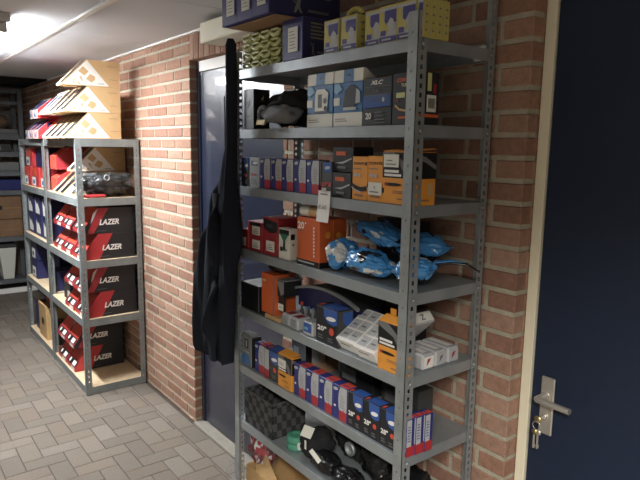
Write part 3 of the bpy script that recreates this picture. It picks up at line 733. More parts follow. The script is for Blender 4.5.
# ------------------------------------------------------------------ fifth shelf
Z = SZ[4]+.0006
q = MB(); q.box((0,0,0),(.142,.10,.108),M_BLACK,.0014); f = front(q,.142,.1,.108); f.rect(.0,.985,1,1.0,M_INK); f.rect(.98,0,1,1,M_INK)
tag(q.build('parts_box', loc=(-2.092,YF,Z)), 'plain black box at the left end of the fifth shelf', 'box')
q = MB(); q.box((0,0,0),(.094,.10,.172),M_ORANGE2,.0014); f = front(q,.094,.1,.172); f.rect(0,0,1,.10,M_BLACK); f.rect(.12,.81,.36,.86,M_LIME); f.rect(.9,.1,1,.98,M_INK)
tag(q.build('tyre_box', loc=(-1.938,YF+.004,Z)), 'tall narrow orange box standing beside the plain black box', 'box')
q = crumple(.14,.07,.045,12,M_BLKPL,amp=.1); tag(q.build('saddle_bag', loc=(-1.885,1.245,Z+.174)), 'dark brown-grey bag lying on the tall narrow orange box', 'bag')
t = thing('mudguard_set', 'grey and black curved mudguard lying in the middle of the fifth shelf', 'mudguard', (-1.80,1.257,Z))
q = MB(); n = 20                                    # broad dark arch
def arch(mb, x0, x1, zt, zb, y0, y1, th, m):
    vs = []
    for i in range(n+1):
        u_ = i/n; x = x0+(x1-x0)*u_; z = zb+(zt-zb)*math.sin(math.pi*(.12+.80*u_))**.8
        for yy in (y0,y1):
            bend = -.018*0; vs += [(x,yy,z),(x,yy,z+th)]
    fs = []
    for i in range(n):
        a_ = 4*i; b_ = a_+4
        fs += [(a_+1,b_+1,b_+3,a_+3),(a_,a_+2,b_+2,b_),(a_,b_,b_+1,a_+1),(a_+2,a_+3,b_+3,b_+2)]
    fs += [(0,1,3,2),(4*n,4*n+2,4*n+3,4*n+1)]
    mb.add(vs,fs,m,False)
arch(q,.0,.36,.150,.10,.0,.012,.010,M_MGREY); arch(q,.0,.36,.150,.10,.0125,.11,.004,M_BLACKM); q.build('guard', t)
q = MB(); P_ = [(.36*i/n, .098+(.148-.098)*math.sin(math.pi*(.12+.80*i/n))**.8) for i in range(n+1)]
vs = [(x,y,.06) for y in (.018,.105) for x,z_ in P_]+[(x,y,z_+(0 if y < .05 else .0)) for y in (.018,.105) for x,z_ in P_]; m_ = n+1
q.add(vs,[(i,i+1,2*m_+i+1,2*m_+i) for i in range(n)]+[(m_+i+1,m_+i,3*m_+i,3*m_+i+1) for i in range(n)]+[(2*m_+i,2*m_+i+1,3*m_+i+1,3*m_+i) for i in range(n)]+[(i+1,i,m_+i,m_+i+1) for i in range(n)]+[(0,2*m_,3*m_,m_),(n,m_+n,3*m_+n,2*m_+n)],M_NAVY)
q.build('inner_shell', t)['label'] = 'dark blue inner part'
q = MB(); q.prism([(-.05,.095),(.03,.095),(.03,.155),(-.05,.155)],-.055,.0,M_BLACKM,faces={}); q.poly([(-.0545,-.0506,.153),(.0,-.0506,.153),(.0,-.0506,.11),(-.02,-.0506,.098),(-.03,-.0506,.12)][::-1],M_MGREY)
q.box((-.045,-.0506,.156),(.012,.03,.160),M_MGREY,.001); q.build('bracket', t)
q = MB(); q.box((-.052,-.046,.035),(-.006,-.038,.094),M_BLACKM,.001); f = front(q,.046,.01,.030,-.052,-.046,.037); f.rect(.05,.05,.95,.95,M_LABEL); f.lines(.3,.4,.7,.6,1,M_INK); q.build('label_card', t)
q = MB(); q.box((0,0,0),(.100,.06,.016),M_CARD,.001); tag(q.build('flat_carton', loc=(-1.90,YF-.004,Z)), 'flat tan carton under the mudguard bracket', 'box')
def metal_block(w, d, h):
    q = MB(); q.box((0,0,0),(w,d,h),M_LGREY,.004); g = top(q,w,d,h); g.rect(.2,.2,.8,.75,M_CRIM); q.box((w*.12,-.004,h*.15),(w*.88,.0,h*.85),M_STEEL,.002); return q
a = metal_block(.052,.06,.044).build('brake_pad_box', loc=(-1.788,YF,Z)); tag(a, 'small silver box with red top, left of two beside the mudguard', 'box', 'small silver boxes with red tops')
dup(a, (-1.730,YF-.004,Z), 'small silver box with red top, right of two, next to the blue one')
q = MB(); q.box((0,0,0),(.058,.05,.050),M_LGREY,.004); f = front(q,.058,.05,.05); f.rect(.12,.25,.9,.9,M_BLUE3); f.rect(.2,.42,.55,.6,mat('pale_blue_print',(0,0,0)))
tag(q.build('small_tin', loc=(-1.648,YF-.004,Z)), 'small silver and bright blue pot left of the black 20 inch carton', 'tin')
for i in range(7):
    q = MB(); h_ = .070-.004*(i % 3); q.lathe([(.0075,0),(.0075,h_*.72),(.0045,h_*.8),(.0045,h_)],(0,0,0),M_MGREY if i % 2 else M_DGREY,12)
    if i in (0,2): q.lathe([(.0055,h_+.0003),(.0055,h_+.010)],(0,0,0),(M_ORED if i == 0 else M_BLUE2),12)
    o_ = q.build('spray_tube', loc=(-1.76+.022*i,1.262+.004*(i % 2),Z+.0)); tag(o_, 'slim grey tube standing behind the silver boxes, %s of seven' % (ordn+['seventh'])[i], 'tube', 'slim tubes behind the silver boxes')
q = tube_carton_black(.118,.064,.125,'20"'); f = right(q,.118,.064,.125); f.k = 6; f.rect(0,0,1,1,M_DGREY); f.poly([(.3,.95),(.95,.95),(.95,.6),(.6,.55),(.3,.7)],M_BLUE3); f.rect(.05,.2,.2,.35,M_ORED); tag(q.build('tube_carton', loc=(-1.570,YF-.004,Z)), 'black 20 inch tube carton with blue corner on the fifth shelf', 'box')
def parcel(w,d,h):
    q = MB(); q.box((0,0,0),(w,d,h),M_WHITE,.0012); t_ = top(q,w,d,h)
    for i in range(2):
        for j in range(3): t_.rect(.06+.47*i,.08+.31*j,.47+.47*i,.34+.31*j,M_LGREY); t_.rect(.14+.47*i,.18+.31*j,.36+.47*i,.22+.31*j,M_INK)
    f = front(q,w,d,h); f.lines(.2,.55,.7,.75,1,M_INK,.4); return q
sb = MB(); sb.box((0,0,0),(.19,.07,.055),M_DGREY,.004); tag(sb.build('parts_box', loc=(-1.452,YF+.092,Z)),'low dark box under the leaning white boxes on the fifth shelf','box')
GP = 'small white boxes on the fifth shelf'
a = parcel(.094,.150,.046).build('spoke_box', loc=(-1.452,YF+.012,Z+.001), rot=(.56,.0,.0)); tag(a, 'leaning white box with grey squares on top, left of two side by side', 'box', GP)
a = dup(a, (-1.3565,YF+.006,Z+.001), 'leaning white box with grey squares on top, right of two, touching the orange carton')
t = thing('tube_carton', 'open orange and black tube carton behind the front post on the fifth shelf', 'box', (-1.2535,YF-.008,Z))
q = big_conti(.118,.032,.150,0); q.build('body', t)
q = MB(); q.prism([(.0,.1505),(.031,.163),(.031,.1645),(0,.152)],.002,.116,M_ORANGE); q.box((.02,.028,.1655),(.044,.0295,.185),M_ORANGE); q.build('flap', t)
def white_cyl(w,d,h):
    q = MB(); q.box((0,0,0),(w,d,h),M_WHITE,.008); g = right(q,w,d,h); g.poly([(.3,.3),(.36,.7),(.62,.75),(.5,.55)],M_CRIM); g.rect(.55,.1,.9,.9,M_LGREY); return q
for i in range(3):
    q = MB(); q.box((0,0,0),(.115,.052,.050),M_LGREY,.006); g = right(q,.115,.052,.05); g.rect(.1,.15,.9,.85,M_WHITE if i == 0 else M_LGREY); g.poly([(.3,.3),(.38,.7),(.66,.75),(.52,.5)],M_CRIM if i != 1 else M_INK)
    t_ = top(q,.115,.052,.05); t_.rect(.1,.3,.85,.7,M_WHITE)
    tag(q.build('bulb_box', loc=(-1.262,1.245+.056*i+.02,Z)), 'small white and grey box, %s of three at the fifth shelf right end' % ('front','middle','back')[i], 'box', 'white boxes at the right end')
q = MB(); q.box((-.06,-.05,-.02),(.06,.05,.02),M_LGREY,.006); g = right(q,.06,.1,.04,0,-.05,-.02); g.rect(.1,.1,.9,.9,M_LABEL); g.text('Z',.4,.25,.6,.75,M_INK)
tag(q.build('bulb_box', loc=(-1.255,1.325,Z+.1015), rot=(0,-.75,0)), 'grey and white box tilted on top of the small white boxes', 'box', 'white boxes at the right end')

for x,w,h,lab in [(-1.62,.13,.150,'dark box at the back of the fifth shelf, left of two'),(-1.48,.14,.120,'dark box at the back of the fifth shelf, right of two')]:
    q = MB(); q.box((0,0,0),(w,.07,h),M_BLACKM,.002); tag(q.build('parts_box', loc=(x,1.42,Z)), lab, 'box')
# ------------------------------------------------------------------ sixth shelf, left end
Z = SZ[5]+.0005
t = thing('bell_box', 'silver blister box with handle cut-out at the left end of the sixth shelf', 'box', (-2.094,YF,Z))
q = MB(); q.box((0,0,0),(.086,.045,.128),M_MGREY,.003); f = front(q,.086,.045,.128); f.rect(.36,.60,.70,.90,M_BLACK); f.rect(.46,.64,.60,.86,M_LGREY); f.poly([(.1,.06),(.9,.06),(.8,.34),(.3,.42),(.1,.3)],M_BLUE2); f.lines(.2,.44,.8,.52,1,M_LGREY)
g = right(q,.086,.045,.128); g.rect(0,0,1,1,M_BLACKM); fv = Face(q,(.0868,.034,.02),(0,0,1),(0,-1,0),.075,.018); fv.n = Vector((1,0,0)); fv.k = 2; [fv.rect(.03+.2*i_,.1,.16+.2*i_,.9,M_LGREY) for i_ in range(5)]; q.build('body', t)
q = MB(); q.box((.004,.004,.1284),(.082,.040,.138),M_MGREY,.003); q.build('lid', t)
a = dup(tc6, (-1.989,YF+.004,Z), 'blue and red tube carton between the silver blister box and the grey carton', group='odd tube cartons left of the orange one'); 
q = tube_carton_black(.096,.06,.119,None,True); f = front(q,.096,.06,.119); f.k = 8; f.rect(0,.0,.34,.98,M_LGREY); f.rect(0,.0,.34,.30,M_CRIM)
tag(q.build('tube_carton', loc=(-1.908,YF+.002,Z)), 'grey and black tube carton with blue corner left of the open orange one', 'box')
t = thing('tube_carton', 'open orange tube carton with white sticker among the blue cartons above the basket', 'box', (-1.806,YF-.004,Z))
q = big_conti(.092,.042,.128,0); q.build('body', t); decal('price_sticker', t, .050,.032,M_LABEL,(.006,-.0016,.080),marks=lambda f: f.lines(.2,.3,.8,.6,2,M_INK,.3))
q = MB(); q.prism([(0,.1286),(.040,.137),(.040,.1386),(0,.130)],.002,.09,M_ORANGE); q.build('flap', t)
for (x,w,h,m,lab) in [(-2.02,.10,.10,M_BLACKM,'dark box at the back left of the sixth shelf'),(-1.88,.09,.13,M_BROWN,'brown box at the back of the sixth shelf behind the grey carton'),(-1.70,.20,.12,M_BLACKM,'long dark box at the back of the sixth shelf behind the blue cartons'),(-1.46,.18,.10,M_DGREY,'low dark grey box at the back of the sixth shelf')]:
    q = MB(); q.box((0,0,0),(w,.07,h),m,.0014); f = front(q,w,.07,h); f.rect(.1,.2,.5,.6,M_INK); tag(q.build('parts_box', loc=(x,1.40,Z)), lab, 'box')

# ------------------------------------------------------------------ seventh shelf
Z = SZ[6]+.0006
t = thing('storage_basket', 'dark woven storage basket with grey chequered pattern on the shelf above the cardboard box', 'basket', (-2.062,YF,Z))
W, D, HB = .210, .16, .150; q = MB(); wl = .006
M_WV1 = mat('basket_dark', srgb(46,46,48), .75, bump=(200,.5)); M_WV2 = mat('basket_grey', srgb(80,82,82), .7, bump=(200,.5))
def weave(o, u, n_, L, nx, nz):
    o, u, n_ = Vector(o), Vector(u), Vector(n_)
    for i in range(nx):
        for j in range(nz):
            a_ = o+u*(L*i/nx)+Vector((0,0,HB*.96*j/nz)); b_ = o+u*(L*(i+1)/nx)+Vector((0,0,HB*.96*(j+1)/nz))
            out = .0016 if (i+j) % 2 else 0; a2 = a_+n_*out; b2 = b_+n_*(out-wl)
            q.box(tuple(min(a2[k_],b2[k_]) for k_ in range(3)), tuple(max(a2[k_],b2[k_]) for k_ in range(3)), M_WV2 if ((i//2)+(j//2)) % 2 else M_WV1, .0006)
weave((0,0,0),(1,0,0),(0,-1,0),W,14,9); weave((W,0,0),(0,1,0),(1,0,0),D,14,9); weave((0,0,0),(0,1,0),(-1,0,0),D,14,9); weave((0,D,0),(1,0,0),(0,1,0),W,14,9)
q.box((0,0,0),(W,D,.004),M_WV1); q.build('body', t)
q = MB()
for p_ in (((0,0),(W,0)),((W,0),(W,D)),((W,D),(0,D)),((0,D),(0,0))): q.tube([(p_[0][0],p_[0][1],HB*.965),(p_[1][0],p_[1][1],HB*.965)],.0035,M_WV2,8)
q.build('rim', t)
t = thing('strap_roll', 'rolled green webbing strap beside the dark basket', 'strap', (-1.748,1.235,Z))
q = MB()
for k_ in range(2): q.lathe([(.020,.002+.028*k_),(.036,.002+.028*k_),(.039,.008+.028*k_),(.039,.022+.028*k_),(.036,.028+.028*k_),(.020,.028+.028*k_),(.014,.024+.028*k_)],(0,0,0),M_TEAL,24)
q.build('webbing', t); q = MB(); q.box((.030,-.020,.012),(.044,-.006,.040),M_LABEL,.002); q.build('tag', t)
def pouch(name, lab, loc, w, d, h, s, m, tagx, rz=0):
    t = thing(name, lab, 'bag', loc, rz); crumple(w,d,h,s,m,amp=.12,n=32).build('body', t)
    q = MB(); q.box((tagx[0],tagx[1],tagx[2]),(tagx[0]+tagx[3],tagx[1]+tagx[4],tagx[2]+.0015),M_LABEL,.0004); g = q.build('tag', t); g['label'] = 'cream paper tag'; return t, g
t, g = pouch('saddle_bag', 'black fabric bag with upright cream tag right of the green strap', (-1.652,1.262,Z), .115,.12,.098,21,M_BLKFAB,(0,0,0,.050,.042)); g.location = (-.030,-.058,.088); g.rotation_euler = (.9,0,.25)
q = MB(); q.box((0,0,0),(.010,.0015,.034),M_LABEL); g2 = q.build('string_tag', t); g2.location = (.006,-.064,.052)
t, g = pouch('saddle_bag', 'shiny black bag with long cream paper strip, in front on the seventh shelf', (-1.548,1.230,Z), .135,.085,.060,22,M_BLKPL,(0,0,0,.066,.016),-.1); g.location = (-.055,-.045,.060); g.rotation_euler = (.7,.25,0)
for (x,y,w,d,h,s,m,lab) in [(-1.425,1.225,.12,.08,.055,23,M_BLKPL,'small shiny black pouch right of the bag with the paper strip'),(-1.56,1.385,.17,.13,.13,24,M_BLKFAB,'dark bulky bag behind the two tagged bags'),(-1.383,1.350,.155,.15,.125,25,M_BLKPL,'crumpled black plastic bag in the middle right of the seventh shelf'),(-1.222,1.300,.14,.17,.11,26,M_BLKPL,'crumpled black plastic bag at the right end of the seventh shelf')]:
    tag(crumple(w,d,h,s,m,amp=.2,n=36,fq=4.5).build('soft_bag', loc=(x,y,Z)), lab, 'bag', None)
q = MB(); q.lathe([(.020,0),(.026,.002),(.026,.012),(.018,.014),(.018,.004),(.010,.004)],(0,0,0),M_STEEL,18,axis='y'); tag(q.build('hub_ring', loc=(-1.500,1.300,Z+.085)), 'round metal ring among the black bags', 'ring')

# ------------------------------------------------------------------ below: open cardboard box with a bag of red things
Z = SZ[7]+.0006
t = thing('cardboard_box', 'open tan cardboard box on the lowest shelf of the steel unit', 'box', (-2.09,YF+.02,Z))
q = MB(); w_, d_, h_ = .46,.26,.27
for a_, b_ in (((0,0,0),(w_,.004,h_)),((0,d_-.004,0),(w_,d_,h_)),((0,.004,0),(.004,d_-.004,h_)),((w_-.004,.004,0),(w_,d_-.004,h_)),((.004,.004,0),(w_-.004,d_-.004,.004))): q.box(a_,b_,M_CARD)
q.build('body', t)
q = MB(); q.add([(.08,-.002,.272),(.28,-.002,.272),(.06,.03,.400),(.04,.03,.405),(.08,.002,.272),(.28,.002,.272),(.06,.034,.400),(.04,.034,.405)],[(0,1,2,3),(7,6,5,4),(0,4,5,1),(1,5,6,2),(2,6,7,3),(3,7,4,0)],M_CARD); q.build('flap', t)
q = MB(); q.add([(.456,.01,.271),(.456,.24,.271),(.53,.24,.22),(.53,.01,.22),(.46,.01,.274),(.46,.24,.274),(.534,.24,.223),(.534,.01,.223)],[(3,2,1,0),(4,5,6,7),(0,1,5,4),(1,2,6,5),(2,3,7,6),(3,0,4,7)],M_CARD); q.build('flap', t)
def redpick(c):
    a_ = noise.noise(Vector((c[0]*6,c[1]*6,c[2]*7))); return M_CRIM if a_ > .0 else (mat('dark_red_film', srgb(92,30,38), .3) if a_ > -.2 else M_BAGWHT)
t = thing('plastic_bag', 'clear plastic bag of red parcels hanging out of the cardboard box beside the left post', 'bag', (-2.015,1.250,Z+.272))
crumple(.12,.09,.14,31,None,redpick,amp=.2,n=36,fq=4).build('contents', t)['label'] = 'dark red wrapped contents'
crumple(.14,.10,.165,32,M_POLY,amp=.22,n=36,fq=4).build('film', t).location = (0,0,-.003)
q = crumple(.07,.05,.10,33,M_POLY,amp=.25,n=30,fq=4); q.build('film_end', t).location = (-.085,-.098,-.09)
for (x,y,w,d,h,s,m,lab) in [(-1.47,1.31,.20,.17,.16,34,M_BLKFAB,'dark bundle on the lowest shelf right of the cardboard box'),(-1.265,1.31,.17,.17,.14,35,M_DGREY,'dark grey bundle at the right end of the lowest shelf')]:
    tag(crumple(w,d,h,s,m,amp=.16,n=30).build('soft_bundle', loc=(x,y,Z)), lab, 'bundle')

# ------------------------------------------------------------------ coat over the left post
def coat():
    t = thing('work_coat', 'long dark navy work coat hanging over the left post of the steel shelving', 'coat', (-2.13,1.10,.84))
    prof = [  # z, left x, right x, thickness
        (2.132,-2.072,-2.046,.02),(2.118,-2.082,-2.028,.03),(2.0,-2.088,-2.020,.034),(1.86,-2.086,-2.020,.036),(1.72,-2.088,-2.018,.04),(1.62,-2.108,-2.016,.055),
        (1.52,-2.165,-1.995,.065),(1.42,-2.225,-1.978,.07),(1.36,-2.255,-1.978,.075),(1.28,-2.285,-2.000,.08),(1.18,-2.315,-2.020,.085),(1.05,-2.33,-2.03,.085),(.95,-2.345,-2.035,.085),(.875,-2.36,-2.042,.08),(.862,-2.36,-2.043,.075)]
    def ev(z):
        for i in range(len(prof)-1):
            a_, b_ = prof[i], prof[i+1]
            if a_[0] >= z >= b_[0]:
                k_ = (a_[0]-z)/(a_[0]-b_[0]); return [a_[j]+(b_[j]-a_[j])*k_ for j in range(1,4)]
        return prof[-1][1:]
    nz, nt = 60, 48; vs = []; 
    for i in range(nz+1):
        z = 2.132-(2.132-.862)*i/nz; xl, xr, th = ev(z); cx, hw = (xl+xr)/2, (xr-xl)/2
        for j in range(nt):
            a_ = 2*math.pi*j/nt; cx_, sy = math.cos(a_), math.sin(a_)
            x = cx+hw*math.copysign(abs(cx_)**.8,cx_); fold = .012*math.sin((x+2.13)*52+.9*math.sin(z*3))*min(1,(2.1-z)*1.3)+.006*math.sin((x)*110+z*5)
            y = 1.139-th*.30+th*.5*math.copysign(abs(sy)**.7,sy)+fold*(1 if sy < 0 else .3)
            y = min(y, 1.1748)
            vs.append((x+2.13, y-1.10, z-.84+(.012*math.sin(x*40) if i == nz else 0)))
    fs = [(i*nt+j,(i+1)*nt+j,(i+1)*nt+(j+1) % nt,i*nt+(j+1) % nt) for i in range(nz) for j in range(nt)]
    q = MB(); q.add(vs,fs,M_COAT,True); q.add(vs[:nt],[tuple(range(nt))],M_COAT); q.add(vs[-nt:],[tuple(range(nt-1,-1,-1))],M_COAT); q.build('body', t)
    # piping down the left edge
    q = MB(); pts = []
    for i in range(4,40):
        z = 2.0-(2.0-1.22)*i/40; xl = ev(z)[0]; pts.append((xl+2.13-.002, 1.12-1.10, z-.84))
    q.tube(pts,.0026,M_COATS,6); q.build('piping', t)['label'] = 'pale edge piping'
    # sleeve hanging in front
    q = MB(); pts = []; rr = []
    for i in range(16):
        z = 1.55-(1.55-.865)*i/15; pts.append((.05-.055*i/15+.006*math.sin(i*.9), -.026-.006*math.sin(i*.7), z-.84)); rr.append(.022+.022*i/15)
    q.tube(pts,rr,M_COAT,20,sq=.38); q.build('sleeve', t)
coat()

# ================================================================== THE LEFT RACKS
AF, AR = 1.093, 1.517; AZ = [1.769, 1.373, .949, .542, .055]
def rack(x0, x1, label, levels):
    cx, cy = (x0+x1)/2, (AF+AR)/2; t = thing('storage_rack', label, 'storage rack', (cx,cy,0), 0, None)
    w, d = (x1-x0)/2, (AR-AF)/2; p = .038
    for sx in (-1,1):
        for sy in (-1,1):
            q = MB(); X, Y = sx*w, sy*d
            flange(q,(X,Y,.004),(-sx,0,0),(0,-sy,0),p,.002,.004,1.769,.019,.006,.012,.038,M_STEELA)
            flange(q,(X,Y,.004),(0,-sy,0),(-sx,0,0),p,.002,.004,1.769,.019,.006,.012,.038,M_STEELA)
            po = q.build('post', t); q = MB(); q.box((X-sx*.0-(.040 if sx > 0 else .0),Y-(.040 if sy > 0 else .0),0),(X+(.0 if sx > 0 else .040),Y+(.0 if sy > 0 else .040),.0038),M_BLKPL); q.build('foot_cap', po)
    for z in levels:
        q = MB(); r_ = .052; th = .002; e = .0026
        for a_, b_ in (((-w+e,-d+e,z-r_),(w-e,-d+e+th,z)),((-w+e,d-e-th,z-r_),(w-e,d-e,z)),((-w+e,-d+e+th,z-r_),(-w+e+th,d-e-th,z)),((w-e-th,-d+e+th,z-r_),(w-e,d-e-th,z))): q.box(a_,b_,M_STEELA)
        for a_, b_ in (((-w+e+th,-d+e+th,z-.012),(w-e-th,-d+.02,z-.010)),((-w+e+th,d-.02,z-.012),(w-e-th,d-e-th,z-.010))): q.box(a_,b_,M_STEELA)
        so = q.build('shelf', t); q = MB(); q.box((-w+e+th+.001,-d+e+th+.001,z-.0095),(w-e-th-.001,d-e-th-.001,z-.001),M_MDF); q.build('board', so)['label'] = 'bare chipboard panel'
    return t
rack(-4.975,-4.075,'zinc storage rack of five chipboard shelves, nearer one, holding black helmet boxes',AZ)
rack(-5.882,-4.982,'zinc storage rack of five chipboard shelves, farther one, holding dark blue boxes',AZ)
# slant-front helmet carton: profile in y,z
def slant(w, D, h, lip, back, side, fr, sidefn=None, frontfn=None):
    q = MB(); sl = back
    q.prism([(0,0),(D,0),(D,h),(sl,h),(0,lip)],0,w,side,faces={3:fr,4:fr})
    g = Face(q,(w,0,0),(0,1,0),(0,0,1),D,h)
    if sidefn: sidefn(g)
    L = math.hypot(sl,h-lip); v = Vector((0,sl/L,(h-lip)/L))
    f = Face(q,(0,0,lip),(1,0,0),v,w,L); f2 = Face(q,(0,0,0),(1,0,0),(0,0,1),w,lip)
    if frontfn: frontfn(f,f2)
    return q
def tan_side(g):
    g.poly([(.0,.02),(.43,.985),(.80,.03)],M_WHITE)
    g.poly([(.36,.74),(.45,.55),(.38,.38),(.27,.54)],M_KRAFT)
    g.poly([(.475,.46),(.555,.38),(.56,.26),(.495,.13),(.40,.26)],M_KRAFT)
    g.poly([(.16,.09),(.235,.36),(.33,.34),(.36,.12),(.30,.05)],M_KRAFT)
    g.poly([(.245,.46),(.295,.46),(.29,.30),(.385,.04),(.32,.03),(.265,.17),(.255,.06),(.205,.12)],M_WHITE)
    g.lines(.60,.09,.72,.13,1,M_INK); g.lines(.78,.78,.95,.81,1,M_BROWN); g.lines(.80,.28,.95,.31,1,M_BROWN)
def tan_front(f,f2):
    f.poly([(.05,.02),(.95,.02),(.5,.8)],M_WHITE); f.poly([(.36,.2),(.5,.42),(.64,.2),(.5,.06)],M_KRAFT); f.rect(.36,.0,.98,.98,M_BLACK); f.rect(.05,.6,.3,.95,M_BROWN); f2.rect(.1,.1,.5,.9,M_WHITE)  # black strip on the slope paints the shaded open inside of the box
kb_ = slant(.145,.37,.168,.012,.155,M_KRAFT,M_KRAFT,tan_side,tan_front)
GT = 'tan helmet boxes with white triangle on top of the nearer rack'
T0 = kb_.build('helmet_box', loc=(-4.236,1.032,AZ[0]+.0008)); tag(T0, 'tan helmet box with white triangle, bottom of the three-high stack at the right end', 'box', GT)
dup(T0,(-4.236,1.034,AZ[0]+.170),'tan helmet box with white triangle, middle of the three-high stack at the right end')
dup(T0,(-4.238,1.036,AZ[0]+.3395),'tan helmet box with white triangle, topmost of the stack, just below the ceiling')
for i in range(1,4): dup(T0,(-4.236-.150*i,1.032,AZ[0]+.0008),'tan and white slanted box in the bottom row, %s from the right-end stack' % ordn[i-1])
for i in range(1,3): dup(T0,(-4.236-.150*i,1.034,AZ[0]+.170),'tan and white slanted box in the second row, %s from the right-end stack' % ordn[i-1])
def pale_side(g): g.rect(.3,.1,.9,.9,M_LGREY)
pq = slant(.115,.37,.168,.012,.155,M_LABEL,M_LGREY,pale_side,lambda f,f2:(f.rect(.08,.08,.92,.3,M_WHITE),f.rect(.42,.06,.95,.96,M_NAVY)))
P0 = pq.build('helmet_box', loc=(-4.656,1.034,AZ[0]+.170)); tag(P0,'pale grey slanted box in the second row left of the tan ones','box','pale slanted boxes in the second row')
dup(P0,(-4.776,1.034,AZ[0]+.170),'pale grey slanted box in the second row, leftmost of two')
rq = slant(.115,.37,.166,.012,.155,M_RED,M_RED,None,lambda f,f2:f.rect(.7,.05,.95,.5,M_WHITE))
R0 = rq.build('helmet_box', loc=(-4.806,1.032,AZ[0]+.0008)); tag(R0,'bright red slanted box in the bottom row on top of the nearer rack','box')
R1 = dup(R0,(-4.900,1.06,AZ[0]+.170),'red slanted box in the second row behind the small blue-white boxes')
def bw_front(f,f2): f.rect(.08,.0,.9,.95,M_NAVY); f2.rect(.05,.05,.55,.95,M_LGREY); f2.rect(.1,.2,.4,.6,M_BLUE2); f2.rect(.6,.05,.75,.95,M_RED); f2.rect(.8,.05,.98,.95,M_WHITE)
bq = slant(.130,.34,.150,.065,.10,M_RED,M_WHITE,lambda g:g.rect(.2,.2,.9,.8,M_NAVY),bw_front)
B0 = bq.build('helmet_box', loc=(-5.075,1.060,AZ[0]+.0008)); tag(B0,'white, blue and red box on the farther rack, lower one nearest the red box','box','white, blue and red slanted boxes on top of the farther rack')
dup(B0,(-5.225,1.060,AZ[0]+.0008),'white, blue and red box on the farther rack, lower left one'); dup(B0,(-5.055,1.060,AZ[0]+.153),'white, blue and red box on the farther rack, upper right one'); dup(B0,(-5.20,1.064,AZ[0]+.153),'white, blue and red box on the farther rack, upper left one')
dup(B0,(-5.38,1.060,AZ[0]+.0008),'white, blue and red box on the farther rack, leftmost of the lower row')

# second level of the nearer rack
z = AZ[1]+.0008
t2 = slant(.150,.36,.168,.012,.150,M_KRAFT,M_KRAFT,tan_side,tan_front)
dk = dup(T0,(-4.480,1.140,z),'tan helmet box standing behind the bagged clothing on the second level'); 
dup(T0,(-4.628,1.105,z),'tan slanted box left of the bagged clothing on the second level, right of two'); dup(T0,(-4.776,1.105,z),'tan slanted box left of the bagged clothing on the second level, left of two')
q = slant(.19,.36,.165,.10,.10,M_CRIM,M_ORED,None,lambda f,f2:None)
r0 = q.build('shoe_box', loc=(-4.970,1.14,z)); tag(r0,'red box, lower of two stacked beside the post on the second level','box','red boxes on the second level')
dup(r0,(-4.970,1.14,z+.167),'red box, upper of two stacked beside the post on the second level')
dup(T0,(-4.482,1.138,z+.1695),'tan helmet box stacked highest behind the bagged clothing on the second level')
q = MB(); q.box((0,0,0),(.14,.10,.145),M_CRIM,.002); tag(q.build('shoe_box', loc=(-4.77,1.38,z+.171)),'dark red box high at the back of the second level','box')
q = crumple(.12,.10,.055,40,M_BAGWHT,amp=.15); tag(q.build('soft_pack', loc=(-4.70,1.30,z+.170)),'white wrapped pack lying on the tan slanted boxes','package')
t = thing('clothing_bag','black clothing in clear plastic bags heaped at the right end of the second level','bag',(-4.205,1.300,z))
crumple(.20,.32,.140,41,M_BLKPL,amp=.22,n=56,fq=4.5).build('clothing', t)
crumple(.22,.35,.150,42,M_POLY,amp=.2,n=56,fq=5).build('plastic_film', t)
o_ = crumple(.11,.16,.10,43,M_BAGWHT,amp=.2,n=30).build('crumpled_film', t); o_.location = (-.04,-.11,.005); o_.data.materials[0] = M_POLY
q = MB(); torus(q,(.09,0,.134),.018,.004,M_LGREY,'x',16); q.build('ring', t)
q = crumple(.03,.17,.022,44,M_RED,amp=.15); tag(q.build('soft_pack', loc=(-4.095,1.20,z+.001)),'flat red pack lying at the edge in front of the bagged clothing','package')

# helmet cartons
def lz_side(g, faded=False):
    g.poly([(.0,.0),(.32,.0),(.58,1.0),(.31,1.0),(.0,.16)],M_CRIM if faded else M_RED); g.text('LAZER',.37,.34,.74,.56,M_WHITE if not faded else M_LGREY,italic=True); g.rect(.32,.10,.50,.115,M_INK)
def lz_side2(g): g.poly([(.20,.8),(.30,1.0),(.36,1.0),(.15,.4)],M_LGREY); g.poly([(.30,1.0),(.50,1.0),(.34,.5),(.2,.02),(.08,.02)],M_CRIM); g.text('LAZER',.31,.34,.68,.56,M_WHITE,italic=True); g.rect(.26,.10,.44,.115,M_INK)
def lz_front(f,f2):
    f.rect(.05,.30,.95,.97,M_ORED); f.rect(.05,.02,.95,.26,M_BLACK); f.rect(.55,.04,.85,.22,M_WHITE); f.disc(.25,.14,.07,M_WHITE); f2.rect(.5,.1,.9,.9,M_WHITE); f2.rect(.05,.1,.4,.9,M_RED)
L0 = slant(.235,.365,.176,.028,.115,M_BLACKM,M_RED,lz_side,lz_front).build('helmet_box', loc=(-4.345,1.112,AZ[2]+.0008)); tag(L0,'black and red helmet box with white lettering, lower right one on the third level','box','black and red helmet boxes')
L1 = slant(.235,.365,.176,.028,.115,M_BLACKM,M_RED,lz_side2,lz_front).build('helmet_box', loc=(-4.345,1.122,AZ[2]+.178)); tag(L1,'black helmet box with a narrow dark red slash, upper right one on the third level','box','black and red helmet boxes')
lv = {2:'third', 3:'fourth', 4:'fifth'}
def dl(src, x, y, zz, lab, rz=0): return dup(src,(x,y,zz),lab,rz=rz)
for i, w_ in ((1,'middle'),(2,'left')):
    dl(L0,-4.345-.245*i-.03,1.112,AZ[2]+.0008,'black and red helmet box, lower %s one on the third level' % w_); dl(L1,-4.345-.245*i-.03,1.118,AZ[2]+.178,'black and red helmet box, upper %s one on the third level' % w_)
